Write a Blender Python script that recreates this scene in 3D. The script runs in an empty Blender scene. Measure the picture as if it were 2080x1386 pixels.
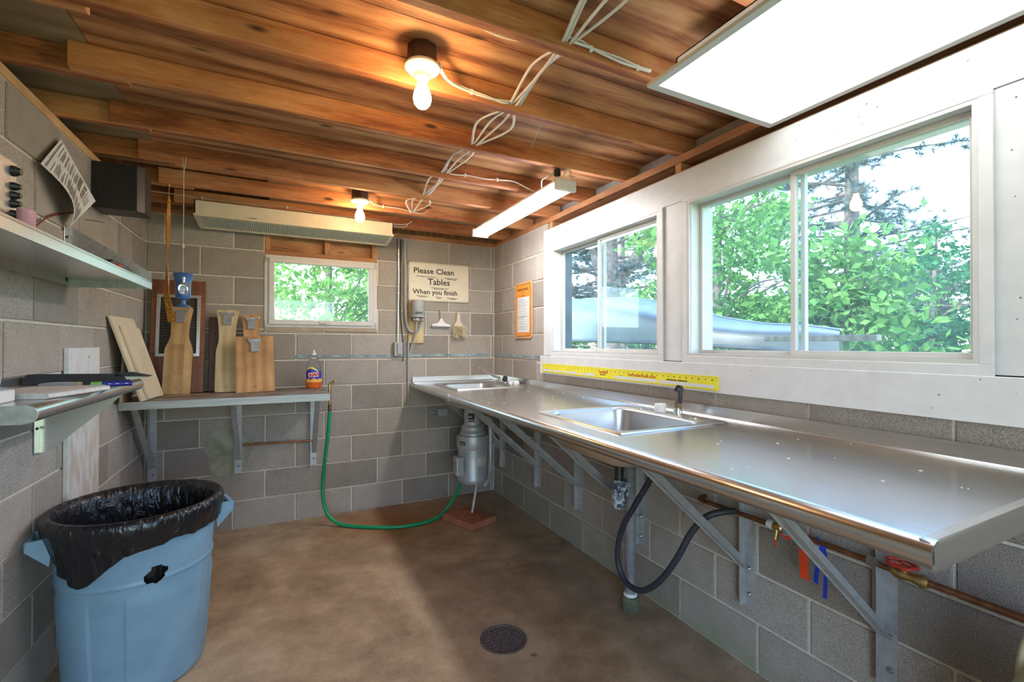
import bpy, bmesh, math, random
from mathutils import Vector, Matrix, Euler, noise
random.seed(7)
S = bpy.context.scene
COL = S.collection
V = Vector
# ------------------------------------------------------------------ camera, world, sun, exposure
F_PX, YAW, PITCH, ROLL = 924.4, .4623, .0070, .0017
cd = bpy.data.cameras.new('camera'); cam = bpy.data.objects.new('camera', cd); COL.objects.link(cam)
cd.sensor_fit = 'HORIZONTAL'; cd.sensor_width = 36.0; cd.lens = 36.0 * F_PX / 2080
cd.clip_start = .02; cd.clip_end = 300
_s, _c = math.sin(YAW), math.cos(YAW)
_fw = V((_s*math.cos(PITCH), _c*math.cos(PITCH), math.sin(PITCH))); _r = V((_c, -_s, 0)); _u = _r.cross(_fw)
_r2 = _r*math.cos(ROLL)+_u*math.sin(ROLL); _u2 = -_r*math.sin(ROLL)+_u*math.cos(ROLL)
M = Matrix((_r2, _u2, -_fw)).transposed().to_4x4(); M.translation = V((-1.727, -3.84, 1.343))
cam.matrix_world = M
S.camera = cam
S.view_settings.view_transform = 'Standard'; S.view_settings.look = 'None'
S.view_settings.gamma = 1.0; S.view_settings.use_curve_mapping = False
S.view_settings.exposure = 0.55
w = bpy.data.worlds.new('world'); S.world = w; w.use_nodes = True
nt = w.node_tree; nt.nodes.clear()
_o = nt.nodes.new('ShaderNodeOutputWorld'); _b = nt.nodes.new('ShaderNodeBackground'); _k = nt.nodes.new('ShaderNodeTexSky')
_k.sky_type = 'NISHITA'; _k.sun_disc = False; _k.sun_elevation = math.radians(52); _k.sun_rotation = math.radians(262)
_k.air_density = 1.0; _k.dust_density = .7; _k.ozone_density = 2.2
_b.inputs['Strength'].default_value = 1.05
nt.links.new(_k.outputs[0], _b.inputs[0]); nt.links.new(_b.outputs[0], _o.inputs[0])
sl = bpy.data.lights.new('sun_offscreen', 'SUN'); so = bpy.data.objects.new('sun_offscreen', sl); COL.objects.link(so)
sl.energy = 8.0; sl.angle = math.radians(1.0); sl.color = (1, .95, .86)
so.rotation_euler = V((-.56, -.12, .82)).to_track_quat('Z', 'Y').to_euler()
LAMP_TUBE, LAMP_PANEL, LAMP_BULB = 34.0, 2.6, 95.0

# ------------------------------------------------------------------ helpers
def lin(c):
    return tuple((x/12.92 if x <= .04045 else ((x+.055)/1.055)**2.4) for x in c)
def hexc(h):
    return lin([int(h[i:i+2], 16)/255 for i in (0, 2, 4)])

class N:
    def __init__(s, name):
        s.m = bpy.data.materials.new(name); s.m.use_nodes = True; s.t = s.m.node_tree; s.n = s.t.nodes; s.n.clear()
        s.out = s.n.new('ShaderNodeOutputMaterial'); s.p = s.n.new('ShaderNodeBsdfPrincipled')
        s.link(s.p.outputs[0], s.out.inputs[0])
    def link(s, a, b): s.t.links.new(a, b)
    def new(s, k, **kw):
        x = s.n.new(k)
        for a, v in kw.items(): setattr(x, a, v)
        return x
    def pos(s, scale=(1, 1, 1), obj=False):
        if obj: g = s.new('ShaderNodeTexCoord').outputs['Object']
        else: g = s.new('ShaderNodeNewGeometry').outputs['Position']
        m = s.new('ShaderNodeMapping'); m.inputs['Scale'].default_value = scale; s.link(g, m.inputs['Vector']); return m.outputs[0]
    def noise(s, vec, scale=5, detail=4, rough=.55, dist=0):
        x = s.new('ShaderNodeTexNoise'); x.inputs['Scale'].default_value = scale; x.inputs['Detail'].default_value = detail
        x.inputs['Roughness'].default_value = rough; x.inputs['Distortion'].default_value = dist; s.link(vec, x.inputs['Vector']); return x.outputs['Fac']
    def vor(s, vec, scale=5, feat='F1'):
        x = s.new('ShaderNodeTexVoronoi'); x.feature = feat; x.inputs['Scale'].default_value = scale; s.link(vec, x.inputs['Vector']); return x.outputs['Distance']
    def ramp(s, fac, stops):
        x = s.new('ShaderNodeValToRGB'); e = x.color_ramp.elements
        while len(e) < len(stops): e.new(.5)
        for k, (p, c) in zip(e, stops): k.position = p; k.color = (*c, 1) if len(c) == 3 else c
        s.link(fac, x.inputs[0]); return x.outputs[0]
    def mix(s, fac, a, b, mode='MIX'):
        x = s.new('ShaderNodeMix'); x.data_type = 'RGBA'; x.blend_type = mode
        if isinstance(fac, (int, float)): x.inputs[0].default_value = fac
        else: s.link(fac, x.inputs[0])
        for v, i in ((a, 6), (b, 7)):
            if isinstance(v, tuple): x.inputs[i].default_value = (*v[:3], 1)
            else: s.link(v, x.inputs[i])
        return x.outputs[2]
    def math(s, op, a, b=0):
        x = s.new('ShaderNodeMath'); x.operation = op
        for v, i in ((a, 0), (b, 1)):
            if isinstance(v, (int, float)): x.inputs[i].default_value = v
            else: s.link(v, x.inputs[i])
        return x.outputs[0]
    def bump(s, h, strength=.3, dist=.002):
        b = s.new('ShaderNodeBump'); b.inputs['Strength'].default_value = strength; b.inputs['Distance'].default_value = dist
        s.link(h, b.inputs['Height']); s.link(b.outputs[0], s.p.inputs['Normal'])
    def set(s, color=None, rough=None, metal=None, spec=None):
        p = s.p.inputs
        if color is not None:
            if isinstance(color, tuple): p['Base Color'].default_value = (*color[:3], 1)
            else: s.link(color, p['Base Color'])
        if rough is not None:
            if isinstance(rough, (int, float)): p['Roughness'].default_value = rough
            else: s.link(rough, p['Roughness'])
        if metal is not None: p['Metallic'].default_value = metal
        if spec is not None: p['Specular IOR Level'].default_value = spec
        return s

def plain(name, c, rough=.6, metal=0, var=.12, scale=30, bump=0, spec=None):
    k = N(name); f = k.noise(k.pos(), scale, 4)
    a = tuple(x*(1-var) for x in c); b = tuple(min(1, x*(1+var)) for x in c)
    k.set(k.ramp(f, [(.3, a), (.7, b)]), rough, metal, spec)
    if bump: k.bump(f, bump)
    return k.m
def wood(name, c1, c2, c3, axis='x', rough=.65, knots=True, gscale=1.0, swirl=1.2, band=(.25, .55, .8)):
    k = N(name); st = {'x': (1, 9, 9), 'y': (9, 1, 9), 'z': (9, 9, 1)}[axis]
    v = k.pos(tuple(q*gscale for q in st))
    big = k.noise(v, 1.6, 3, .6, swirl)
    w1 = k.new('ShaderNodeTexWave'); w1.wave_type = 'BANDS'; w1.bands_direction = {'x': 'Y', 'y': 'X', 'z': 'X'}[axis]
    w1.inputs['Scale'].default_value = .55; w1.inputs['Distortion'].default_value = 9.0; w1.inputs['Detail'].default_value = 2.5; w1.inputs['Detail Scale'].default_value = .7
    k.link(v, w1.inputs['Vector'])
    fine = k.noise(v, 14, 4, .7)
    f = k.math('ADD', k.math('MULTIPLY', big, .48), k.math('ADD', k.math('MULTIPLY', w1.outputs['Fac'], .22), k.math('MULTIPLY', fine, .34)))
    col = k.ramp(f, [(band[0], c1), (band[1], c2), (band[2], c3)])
    blot = k.noise(k.pos((1.2, 2.2, 2.2)), 2.3, 3)
    col = k.mix(k.ramp(blot, [(.42, (0, 0, 0)), (.75, (1, 1, 1))]), col, k.mix(.5, col, tuple(q*.45 for q in c1)))
    if knots:
        kv = k.pos({'x': (1.6, 5, 5), 'y': (5, 1.6, 5), 'z': (5, 5, 1.6)}[axis])
        d = k.vor(kv, 1.7)
        col = k.mix(k.ramp(d, [(.05, (1, 1, 1)), (.12, (0, 0, 0))]), col, tuple(q*.28 for q in c1))
    k.set(col, rough); k.bump(fine, .25, .001)
    return k.m

class G:
    """collects geometry for ONE mesh object"""
    def __init__(s): s.b = bmesh.new()
    def _add(s, vs, fs):
        bv = [s.b.verts.new(v) for v in vs]; out = []
        for f in fs:
            try: out.append(s.b.faces.new([bv[i] for i in f]))
            except ValueError: pass
        return bv, out
    def box(s, a, b, bevel=0, seg=1):
        x0, y0, z0 = [min(p, q) for p, q in zip(a, b)]; x1, y1, z1 = [max(p, q) for p, q in zip(a, b)]
        vs = [(x0, y0, z0), (x1, y0, z0), (x1, y1, z0), (x0, y1, z0), (x0, y0, z1), (x1, y0, z1), (x1, y1, z1), (x0, y1, z1)]
        bv, fs = s._add(vs, [(3, 2, 1, 0), (4, 5, 6, 7), (0, 1, 5, 4), (1, 2, 6, 5), (2, 3, 7, 6), (3, 0, 4, 7)])
        if bevel:
            es = list({e for f in fs for e in f.edges})
            bmesh.ops.bevel(s.b, geom=es, offset=bevel, segments=seg, affect='EDGES', profile=.5)
        return s
    def beam(s, p, q, wd, th, up=(0, 0, 1), bevel=0):
        p, q, up = V(p), V(q), V(up); d = (q-p); L = d.length; d.normalize()
        a = d.cross(up)
        if a.length < 1e-5: a = d.cross(V((1, 0, 0)))
        a.normalize(); u = a.cross(d)
        g = G(); g.box((-wd/2, 0, -th/2), (wd/2, L, th/2), bevel)
        m = Matrix((a, d, u)).transposed().to_4x4(); m.translation = p
        g.b.transform(m); s.merge(g); return s
    def merge(s, g):
        me = bpy.data.meshes.new('t'); g.b.to_mesh(me); s.b.from_mesh(me); bpy.data.meshes.remove(me); g.b.free()
    def xf(s, m): s.b.transform(m); return s
    def ring(s, pts_list, closed_loop=True, caps=True):
        """skin successive rings (lists of equal length)"""
        rows = [[s.b.verts.new(p) for p in r] for r in pts_list]; n = len(rows[0])
        for a, b in zip(rows, rows[1:]):
            for i in range(n if closed_loop else n-1):
                j = (i+1) % n
                try: s.b.faces.new((a[i], a[j], b[j], b[i]))
                except ValueError: pass
        if caps and closed_loop:
            for r, fl in ((rows[0], True), (rows[-1], False)):
                try: s.b.faces.new(list(reversed(r)) if fl else r)
                except ValueError: pass
        return s
    def cyl(s, p, q, r, r2=None, seg=16, caps=True):
        return s.tube([p, q], [r, r if r2 is None else r2], seg, smooth=False, caps=caps)
    def tube(s, pts, r, seg=8, smooth=True, caps=True, sub=5, sq=1.0):
        pts = [V(p) for p in pts]; rs = r if isinstance(r, (list, tuple)) else [r]*len(pts)
        if smooth and len(pts) > 2:
            P, R = [], []
            for i in range(len(pts)-1):
                p0 = pts[max(i-1, 0)]; p1 = pts[i]; p2 = pts[i+1]; p3 = pts[min(i+2, len(pts)-1)]
                for j in range(sub):
                    t = j/sub
                    P.append(.5*((2*p1)+(p2-p0)*t+(2*p0-5*p1+4*p2-p3)*t*t+(3*p1-p0-3*p2+p3)*t**3)); R.append(rs[i]*(1-t)+rs[i+1]*t)
            P.append(pts[-1]); R.append(rs[-1]); pts, rs = P, R
        rings = []; prev = None
        for i, p in enumerate(pts):
            d = (pts[min(i+1, len(pts)-1)]-pts[max(i-1, 0)]).normalized()
            if prev is None:
                a = d.cross(V((0, 0, 1)));
                if a.length < .05: a = d.cross(V((1, 0, 0)))
            else: a = prev-d*prev.dot(d)
            a.normalize(); prev = a; b = d.cross(a)
            rings.append([p+(a*math.cos(2*math.pi*k/seg)+b*math.sin(2*math.pi*k/seg)*sq)*rs[i] for k in range(seg)])
        return s.ring(rings, True, caps)
    def lathe(s, prof, o=(0, 0, 0), seg=32, caps=True, ax='z', sx=1, sy=1):
        o = V(o); rows = []
        for r, z in prof:
            r = max(r, 1e-4); row = []
            for k in range(seg):
                a = 2*math.pi*k/seg; c, d = r*math.cos(a)*sx, r*math.sin(a)*sy
                row.append(o+{'z': V((c, d, z)), 'x': V((z, c, d)), 'y': V((d, z, c))}[ax])
            rows.append(row)
        return s.ring(rows, True, caps)
    def prism(s, pts, ax, a, b):
        """2D outline in the plane normal to ax, extruded from a to b. ax=y: (x,z); ax=x: (y,z); ax=z: (x,y)"""
        f = {'x': lambda p, t: (t, p[0], p[1]), 'y': lambda p, t: (p[0], t, p[1]), 'z': lambda p, t: (p[0], p[1], t)}[ax]
        n = len(pts); lo = [s.b.verts.new(f(p, a)) for p in pts]; hi = [s.b.verts.new(f(p, b)) for p in pts]
        for i in range(n):
            j = (i+1) % n; s.b.faces.new((lo[i], lo[j], hi[j], hi[i]))
        s.b.faces.new(list(reversed(lo))); s.b.faces.new(hi); return s
    def quad(s, *p): s._add(p, [tuple(range(len(p)))]); return s
    def done(s, name, mat, parent=None, smooth=None, label=None, cat=None, group=None, kind=None, loc=None):
        bmesh.ops.recalc_face_normals(s.b, faces=s.b.faces[:])
        me = bpy.data.meshes.new(name); s.b.to_mesh(me); s.b.free()
        if smooth:
            for p in me.polygons: p.use_smooth = True
            me.set_sharp_from_angle(angle=math.radians(smooth))
        return mk(name, me, mat, parent, label, cat, group, kind, loc)
def mk(name, me, mat, parent=None, label=None, cat=None, group=None, kind=None, loc=None):
    if mat and not me.materials: me.materials.append(mat)
    o = bpy.data.objects.new(name, me); COL.objects.link(o)
    if parent: o.parent = parent
    if loc is not None: o.location = loc
    return tag(o, label, cat, group, kind)
def tag(o, label=None, cat=None, group=None, kind=None):
    for k, v in (('label', label), ('category', cat), ('group', group), ('kind', kind)):
        if v: o[k] = v
    return o
def thing(name, label, cat, group=None, loc=(0, 0, 0)):
    o = bpy.data.objects.new(name, None); COL.objects.link(o); o.location = loc; o.empty_display_size = .05
    return tag(o, label, cat, group)
def text(body, size, o, right, up, mat, parent, name='lettering', depth=.0006, align='LEFT', bold=0, shear=0, squash=1.0):
    cu = bpy.data.curves.new('t', 'FONT'); cu.body = body; cu.size = size; cu.extrude = depth/2; cu.align_x = align; cu.offset = bold; cu.shear = shear; cu.resolution_u = 2
    t = bpy.data.objects.new('t', cu); me = bpy.data.meshes.new_from_object(t); bpy.data.objects.remove(t); bpy.data.curves.remove(cu)
    r, u = V(right).normalized(), V(up).normalized(); n = r.cross(u)
    m = Matrix((r*squash, u, n)).transposed().to_4x4(); m.translation = V(o); me.transform(m); me.materials.clear()
    me.name = name
    return mk(name, me, mat, parent)
def sub_rects(r, holes):
    """axis aligned rect (a0,b0,a1,b1) minus holes -> list of rects"""
    out = [r]
    for h in holes:
        nx = []
        for a0, b0, a1, b1 in out:
            if h[0] >= a1 or h[2] <= a0 or h[1] >= b1 or h[3] <= b0: nx.append((a0, b0, a1, b1)); continue
            if b0 < h[1]: nx.append((a0, b0, a1, h[1]))
            if b1 > h[3]: nx.append((a0, h[3], a1, b1))
            c0, c1 = max(b0, h[1]), min(b1, h[3])
            if a0 < h[0]: nx.append((a0, c0, h[0], c1))
            if a1 > h[2]: nx.append((h[2], c0, a1, c1))
        out = nx
    return out
RX = ((0, -1, 0), (0, 0, 1))      # text axes on the right wall
RY = ((1, 0, 0), (0, 0, 1))       # text axes on the back wall

# ------------------------------------------------------------------ materials
def m_block():
    k = N('concrete_block'); p = k.pos()
    f = k.noise(p, 260, 3, .7); g = k.noise(p, 9, 4, .6); pit = k.vor(p, 210)
    c = k.ramp(f, [(.34, (.15, .135, .12)), (.5, (.37, .335, .30)), (.68, (.60, .56, .51))])
    c = k.mix(.35, c, k.ramp(g, [(.3, (.27, .24, .21)), (.7, (.40, .375, .35))]))
    c = k.mix(k.ramp(pit, [(.10, (1, 1, 1)), (.2, (0, 0, 0))]), c, (.13, .12, .11))
    oi = k.new('ShaderNodeObjectInfo')
    c = k.mix(1.0, c, k.ramp(oi.outputs['Random'], [(0, (.75, .71, .68)), (.5, (1.0, .96, .925)), (1, (1.14, 1.11, 1.08))]), 'MULTIPLY')
    # damp, mossy staining in the lowest course
    z = k.new('ShaderNodeSeparateXYZ'); k.link(p, z.inputs[0])
    st = k.math('SUBTRACT', k.math('SUBTRACT', k.noise(k.pos((2, 2, 3)), 2.2, 4), k.math('MULTIPLY', z.outputs[2], 1.5)), k.math('LESS_THAN', z.outputs[0], -.05))
    c = k.mix(k.ramp(st, [(.30, (0, 0, 0)), (.62, (.6, .6, .6))]), c, (.22, .27, .15))
    k.set(c, .95, 0, .2); k.bump(f, .55, .0025); return k.m
def m_mortar():
    k = N('mortar'); p = k.pos(); f = k.noise(p, 120, 4, .7); g = k.noise(p, 6, 3)
    c = k.mix(.5, k.ramp(f, [(.3, (.46, .42, .35)), (.7, (.74, .68, .58))]), k.ramp(g, [(.3, (.52, .46, .37)), (.7, (.72, .67, .58))]))
    k.set(c, .95, 0, .2); k.bump(f, .5, .002); return k.m
def m_floor():
    k = N('concrete_floor'); p = k.pos()
    a = k.noise(p, 1.3, 5, .6, .6); b = k.noise(p, 6, 5, .65); f = k.noise(p, 90, 4, .7)
    c = k.ramp(a, [(.34, (.20, .105, .045)), (.5, (.43, .28, .155)), (.66, (.60, .44, .28))])
    c = k.mix(.45, c, k.ramp(b, [(.34, (.16, .085, .04)), (.52, (.43, .29, .165)), (.66, (.62, .46, .30))]))
    c = k.mix(k.ramp(k.noise(k.pos((1, 1, 1)), 11, 3, .5, .4), [(.70, (0, 0, 0)), (.76, (.8, .8, .8))]), c, (.07, .045, .03))
    c = k.mix(.18, c, k.ramp(f, [(.3, (.1, .08, .06)), (.7, (.6, .52, .42))]))
    # rust coloured run in front of the back wall
    s = k.new('ShaderNodeSeparateXYZ'); k.link(p, s.inputs[0])
    d = k.math('ADD', k.math('ABSOLUTE', k.math('ADD', s.outputs[0], .95)), k.math('ABSOLUTE', k.math('MULTIPLY', k.math('ADD', s.outputs[1], .35), 1.2)))
    d = k.math('ADD', d, k.math('MULTIPLY', b, .5))
    c = k.mix(k.ramp(d, [(.35, (.75, .75, .75)), (1.0, (0, 0, 0))]), c, (.33, .13, .035))
    k.set(c, k.ramp(b, [(.3, (.42,)*3), (.7, (.72,)*3)]), 0, .35); k.bump(k.math('ADD', f, k.math('MULTIPLY', b, 1.5)), .25, .002); return k.m
def m_steel(name, base=(.70, .70, .69), rough=.27, axis=(2, 220, 220), var=.06):
    k = N(name); f = k.noise(k.pos(axis), 1.0, 3, .6); g = k.noise(k.pos(), 5, 4)
    c = k.ramp(f, [(.3, tuple(x*(1-var) for x in base)), (.7, tuple(min(1, x*(1+var)) for x in base))])
    k.set(c, rough+.03, 1.0)
    return k.m
def m_glass():
    k = N('window_glass'); n = k.n
    tr = k.new('ShaderNodeBsdfTransparent'); tr.inputs[0].default_value = (.93, .97, .97, 1)
    gl = k.new('ShaderNodeBsdfGlossy'); gl.inputs['Roughness'].default_value = .02
    df = k.new('ShaderNodeBsdfTranslucent'); df.inputs[0].default_value = (.85, .9, .95, 1)
    lw = k.new('ShaderNodeLayerWeight'); lw.inputs[0].default_value = .5; fr_ = k.math('ADD', k.math('MULTIPLY', k.math('POWER', lw.outputs['Facing'], 4.0), .45), .035)
    m1 = k.new('ShaderNodeMixShader'); k.link(fr_, m1.inputs[0]); k.link(tr.outputs[0], m1.inputs[1]); k.link(gl.outputs[0], m1.inputs[2])
    m2 = k.new('ShaderNodeMixShader'); dirt = k.ramp(k.noise(k.pos(), 3, 4), [(.3, (.02,)*3), (.75, (.06,)*3)]); k.link(dirt, m2.inputs[0])
    k.link(m1.outputs[0], m2.inputs[1]); k.link(df.outputs[0], m2.inputs[2]); k.link(m2.outputs[0], k.out.inputs[0]); return k.m
def m_emit(name, c, st, seen=None):
    k = N(name); p = k.p.inputs; p['Base Color'].default_value = (*c, 1); p['Emission Color'].default_value = (*c, 1); p['Emission Strength'].default_value = st; p['Roughness'].default_value = .4
    return k.m
def m_clear(name, c, rough=.05, ior=1.45):
    k = N(name); p = k.p.inputs; p['Base Color'].default_value = (*c, 1); p['Transmission Weight'].default_value = 1; p['Roughness'].default_value = rough; p['IOR'].default_value = ior; return k.m
def m_leaf(name, c1, c2, trans=.45):
    k = N(name); oi = k.noise(k.pos(), 7, 3)
    c = k.ramp(oi, [(.3, c1), (.7, c2)])
    d = k.new('ShaderNodeBsdfDiffuse'); t = k.new('ShaderNodeBsdfTranslucent'); k.link(c, d.inputs[0]); k.link(c, t.inputs[0])
    m = k.new('ShaderNodeMixShader'); m.inputs[0].default_value = trans; k.link(d.outputs[0], m.inputs[1]); k.link(t.outputs[0], m.inputs[2])
    k.link(m.outputs[0], k.out.inputs[0]); return k.m
MB, MM, MF = m_block(), m_mortar(), m_floor()
M_JOIST = wood('joist_lumber', (.25, .068, .02), (.53, .19, .066), (.68, .33, .145), 'x', .7, True, 1.0, 1.2, (.36, .52, .68))
M_PLATE = wood('plate_lumber', (.27, .10, .04), (.44, .20, .085), (.56, .30, .14), 'x', .7)
M_PLATEY = wood('plate_lumber_long', (.27, .10, .04), (.44, .20, .085), (.56, .30, .14), 'y', .7)
M_STUD = wood('stud_lumber', (.32, .13, .05), (.50, .24, .10), (.62, .36, .18), 'z', .7)
M_PLY = wood('plywood', (.18, .062, .02), (.44, .19, .075), (.60, .33, .15), 'x', .7, True, .6, 2.6, (.36, .52, .68))
M_PLYG = wood('plywood_grey', (.22, .15, .085), (.33, .24, .15), (.42, .33, .22), 'x', .75, False, .6, 2)
M_STEEL = m_steel('brushed_steel_long', rough=.21, axis=(220, 3, 220))
M_STEELX = m_steel('brushed_steel')
M_STEELD = m_steel('dull_steel', (.42, .42, .41), .42, (60, 60, 60), .15)
M_GALV = plain('galvanised_steel', (.46, .47, .48), .45, .45, .14, 22)
M_CHROME = m_steel('chrome', (.8, .8, .8), .18, (20, 20, 20), .03)
M_BRASS = m_steel('brass', (.55, .40, .16), .38, (50, 50, 50), .25)
M_COPPER = m_steel('old_copper', (.33, .16, .09), .5, (40, 40, 40), .3)
M_WHITE = plain('white_paint', (.66, .655, .66), .45, 0, .05, 18, .08)
M_WHITE2 = plain('white_paint_worn', (.64, .61, .57), .5, 0, .12, 14, .1)
M_VINYL = plain('vinyl_frame', (.60, .585, .56), .4, 0, .05, 10)
M_CREAM = plain('cream_enamel', (.72, .62, .46), .45, 0, .07, 12)
M_DARK = plain('black_plastic', (.018, .018, .02), .4, 0, .2, 40)
M_BLACKM = plain('black_matte', (.03, .03, .032), .7, 0, .2, 60)
M_RUBBER = plain('black_rubber', (.03, .033, .045), .5, 0, .15, 50)
M_CABLE = plain('white_cable', (.72, .66, .58), .5, 0, .06, 40)
M_GREYP = plain('grey_plastic', (.34, .35, .35), .5, 0, .06, 20)
M_WPLAS = plain('white_plastic', (.78, .76, .74), .45, 0, .06, 25)
M_INK = plain('black_ink', (.035, .03, .03), .7, 0, .1)
M_REDINK = plain('red_ink', (.50, .03, .02), .6, 0, .1)
M_GLASS = m_glass()

# ------------------------------------------------------------------ room shell
CH, BL = .2032, .4064
WX = -2.57          # left wall
REAR = -4.75
TOPZ = 11*CH        # 2.235 top of block walls
def blocks(wall, ax, plane, sgn, a0, a1, zmax, off_even, off_odd, holes, bl_holes):
    """lay running-bond blocks on a wall plane; ax='x' the wall runs along x"""
    cache = {}
    for c in range(12):
        z0, z1 = c*CH, min((c+1)*CH, zmax)
        if z1-z0 < .02: continue
        off = off_even if c % 2 == 0 else off_odd
        k = math.floor((a0-off)/BL)
        while off+k*BL < a1:
            b0, b1 = max(off+k*BL, a0), min(off+(k+1)*BL, a1); k += 1
            if b1-b0 < .02: continue
            for r in sub_rects((b0, z0, b1, z1), holes):
                w_, h_ = r[2]-r[0]-.010, r[3]-r[1]-.010
                if w_ < .015 or h_ < .015: continue
                key = (round(w_, 3), round(h_, 3))
                if key not in cache:
                    g = G()
                    if ax == 'x': g.box((-w_/2, -.03, -h_/2), (w_/2, .03, h_/2), .0035)
                    else: g.box((-.03, -w_/2, -h_/2), (.03, w_/2, h_/2), .0035)
                    me = bpy.data.meshes.new('block'); g.b.to_mesh(me); g.b.free(); me.materials.append(MB); cache[key] = me
                ca, cz = (r[0]+r[2])/2, (r[1]+r[3])/2
                dep = plane + sgn*(.03 - .0 + random.uniform(-.0012, .0012))
                loc = (ca, dep, cz) if ax == 'x' else (dep, ca, cz)
                mk('block', cache[key], None, wall, loc=loc)
def wall_rects(ax, p0, p1, a0, a1, z0, z1, holes):
    g = G()
    for r in sub_rects((a0, z0, a1, z1), holes):
        if ax == 'x': g.box((r[0], p0, r[1]), (r[2], p1, r[3]))
        else: g.box((p0, r[0], r[1]), (p1, r[2], r[3]))
    return g
# floor with a round hole for the drain
DR = (-.83, -1.96)
g = G()
outer = [(WX-.2, REAR-.2), (.2, REAR-.2), (.2, .2), (WX-.2, .2)]
ov = [g.b.verts.new((x, y, 0)) for x, y in outer]
iv = [g.b.verts.new((DR[0]+.108*math.cos(t*math.pi/16), DR[1]+.108*math.sin(t*math.pi/16), 0)) for t in range(32)]
es = [g.b.edges.new((ov[i], ov[(i+1) % 4])) for i in range(4)]+[g.b.edges.new((iv[i], iv[(i+1) % 32])) for i in range(32)]
bmesh.ops.triangle_fill(g.b, edges=es, use_beauty=True)
ret = bmesh.ops.extrude_face_region(g.b, geom=g.b.faces[:])
bmesh.ops.translate(g.b, verts=[e for e in ret['geom'] if isinstance(e, bmesh.types.BMVert)], vec=(0, 0, -.14))
floor = g.done('floor', MF, kind='structure')
# back wall
WIN1 = (-1.867, 1.452, -1.055, TOPZ)
wall_back = wall_rects('x', .006, .2, WX-.2, .2, 0, TOPZ, [WIN1]).done('wall_back', MM, kind='structure')
blocks(wall_back, 'x', 0, 1, WX, 0, TOPZ, -.0277, -.0277-BL/2, [WIN1], None)
# right wall: blocks low and in the corner, framed above
RW_H = (-9, 1.20, -.955, 3)
wall_right = wall_rects('y', .006, .2, REAR, 0, 0, TOPZ, [RW_H]).done('wall_right', MM, kind='structure')
blocks(wall_right, 'y', 0, 1, REAR, 0, TOPZ, -.183, -.386, [RW_H], None)
# left wall
wall_left = wall_rects('y', WX-.2, WX-.006, REAR, 0, 0, TOPZ, []).done('wall_left', MM, kind='structure')
blocks(wall_left, 'y', WX, -1, REAR, 0, TOPZ, -.091, -.294, [], None)
# rear wall with a doorway (behind the photographer), widened to let in more daylight
wall_rear = wall_rects('x', REAR-.2, REAR, WX-.2, .2, 0, TOPZ, [(-2.45, 0, -.95, 2.10)]).done('wall_rear', MM, kind='structure')
# chalk line and cement patch on the walls
g = G(); random.seed(3)
M_CHALK = plain('blue_chalk', (.24, .32, .35), .9, 0, .45, 14)
for i in range(34):
    x = -1.66+i*.0475; h = random.uniform(.014, .024)
    g.box((x, -.0022, 1.2455-h/2), (x+.0475, .003, 1.2455+h/2))
g.done('chalk_line', M_CHALK, wall_back)
g = G()
for i in range(18):
    y = -.03-i*.0475; h = random.uniform(.014, .024); g.box((-.0022, y-.0475, 1.2455-h/2), (.003, y, 1.2455+h/2))
g.done('chalk_line', M_CHALK, wall_right)
g = G(); pts = []
for i in range(40):
    a = i/40*2*math.pi; rr = 1+.10*math.sin(3*a+1)+.07*math.sin(5*a)+.03*math.sin(11*a)
    pts.append((-2.09+.145*rr*math.cos(a), .565+.17*rr*math.sin(a)))
g.prism(pts, 'y', -.004, .01); g.done('cement_patch', plain('cement_patch', (.34, .33, .24), .95, 0, .25, 12, .4), wall_back)
# top plates
trim = lambda n: n
G().box((WX, .0, TOPZ), (0, .09, TOPZ+.038), .002).done('trim_1', M_PLATE, kind='structure')
G().box((.0, REAR, TOPZ), (.09, 0, TOPZ+.038), .002).done('trim_2', M_PLATEY, kind='structure')
G().box((WX-.09, REAR, TOPZ), (WX-.0, -.0, TOPZ+.038), .002).done('trim_3', wood('plate_lumber_pale', (.42, .22, .09), (.58, .36, .17), (.68, .45, .24), 'y', .7), kind='structure')
JB = TOPZ+.038; JT = JB+.089; LAPX = -2.385
# ceiling: plywood sheets on joists
ceiling = thing('ceiling', None, None); tag(ceiling, kind='structure')
def ply(x0, y0, x1, y1, m=M_PLY): G().box((x0, y0, JT), (x1, y1, JT+.012)).done('plywood_sheet', m, ceiling)
SE = -2.33
for y0, y1 in ((REAR, -3.66), (-3.657, -2.44), (-2.437, -1.22), (-1.217, -.62)):
    ply(SE+.002, y0, .1, y1); ply(-3.4, y0, SE-.001, y1, M_PLYG)
ply(-1.83, -.617, .1, .2, M_PLYG)                      # sheet missing over the corner bay
JL = ('ceiling joist next to the back wall, above the cream fixture', 'ceiling joist directly behind the farther bare bulb', 'ceiling joist in front of the farther bulb, holding the hanging scale cord', 'ceiling joist with the shop light cable stapled along it',
      'ceiling joist between the shop light cable and the nearer bulb', 'ceiling joist directly behind the nearer bare bulb', 'ceiling joist with cables clipped along it to the lit panel', 'ceiling joist over the lit panel, next to the one with clipped cables', 'ceiling joist across the middle of the large lit panel', 'ceiling joist over the doorway end of the large lit panel', 'ceiling joist closest to the open doorway')
for k in range(11):
    y = -.19-.408*k
    if y < REAR+.05: break
    j = thing('ceiling_joist', JL[min(k, 10)], 'joist', 'ceiling joists')
    for nm, a_, b_ in (('board', (LAPX, y, JB), (.085, y+.038, JT)), ('lapped_board', (-3.3, y+.0385, JB), (-2.245+random.uniform(-.02, .02), y+.0765, JT))):
        bo = G().box(a_, b_, .003).done(nm, M_JOIST, j)
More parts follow.
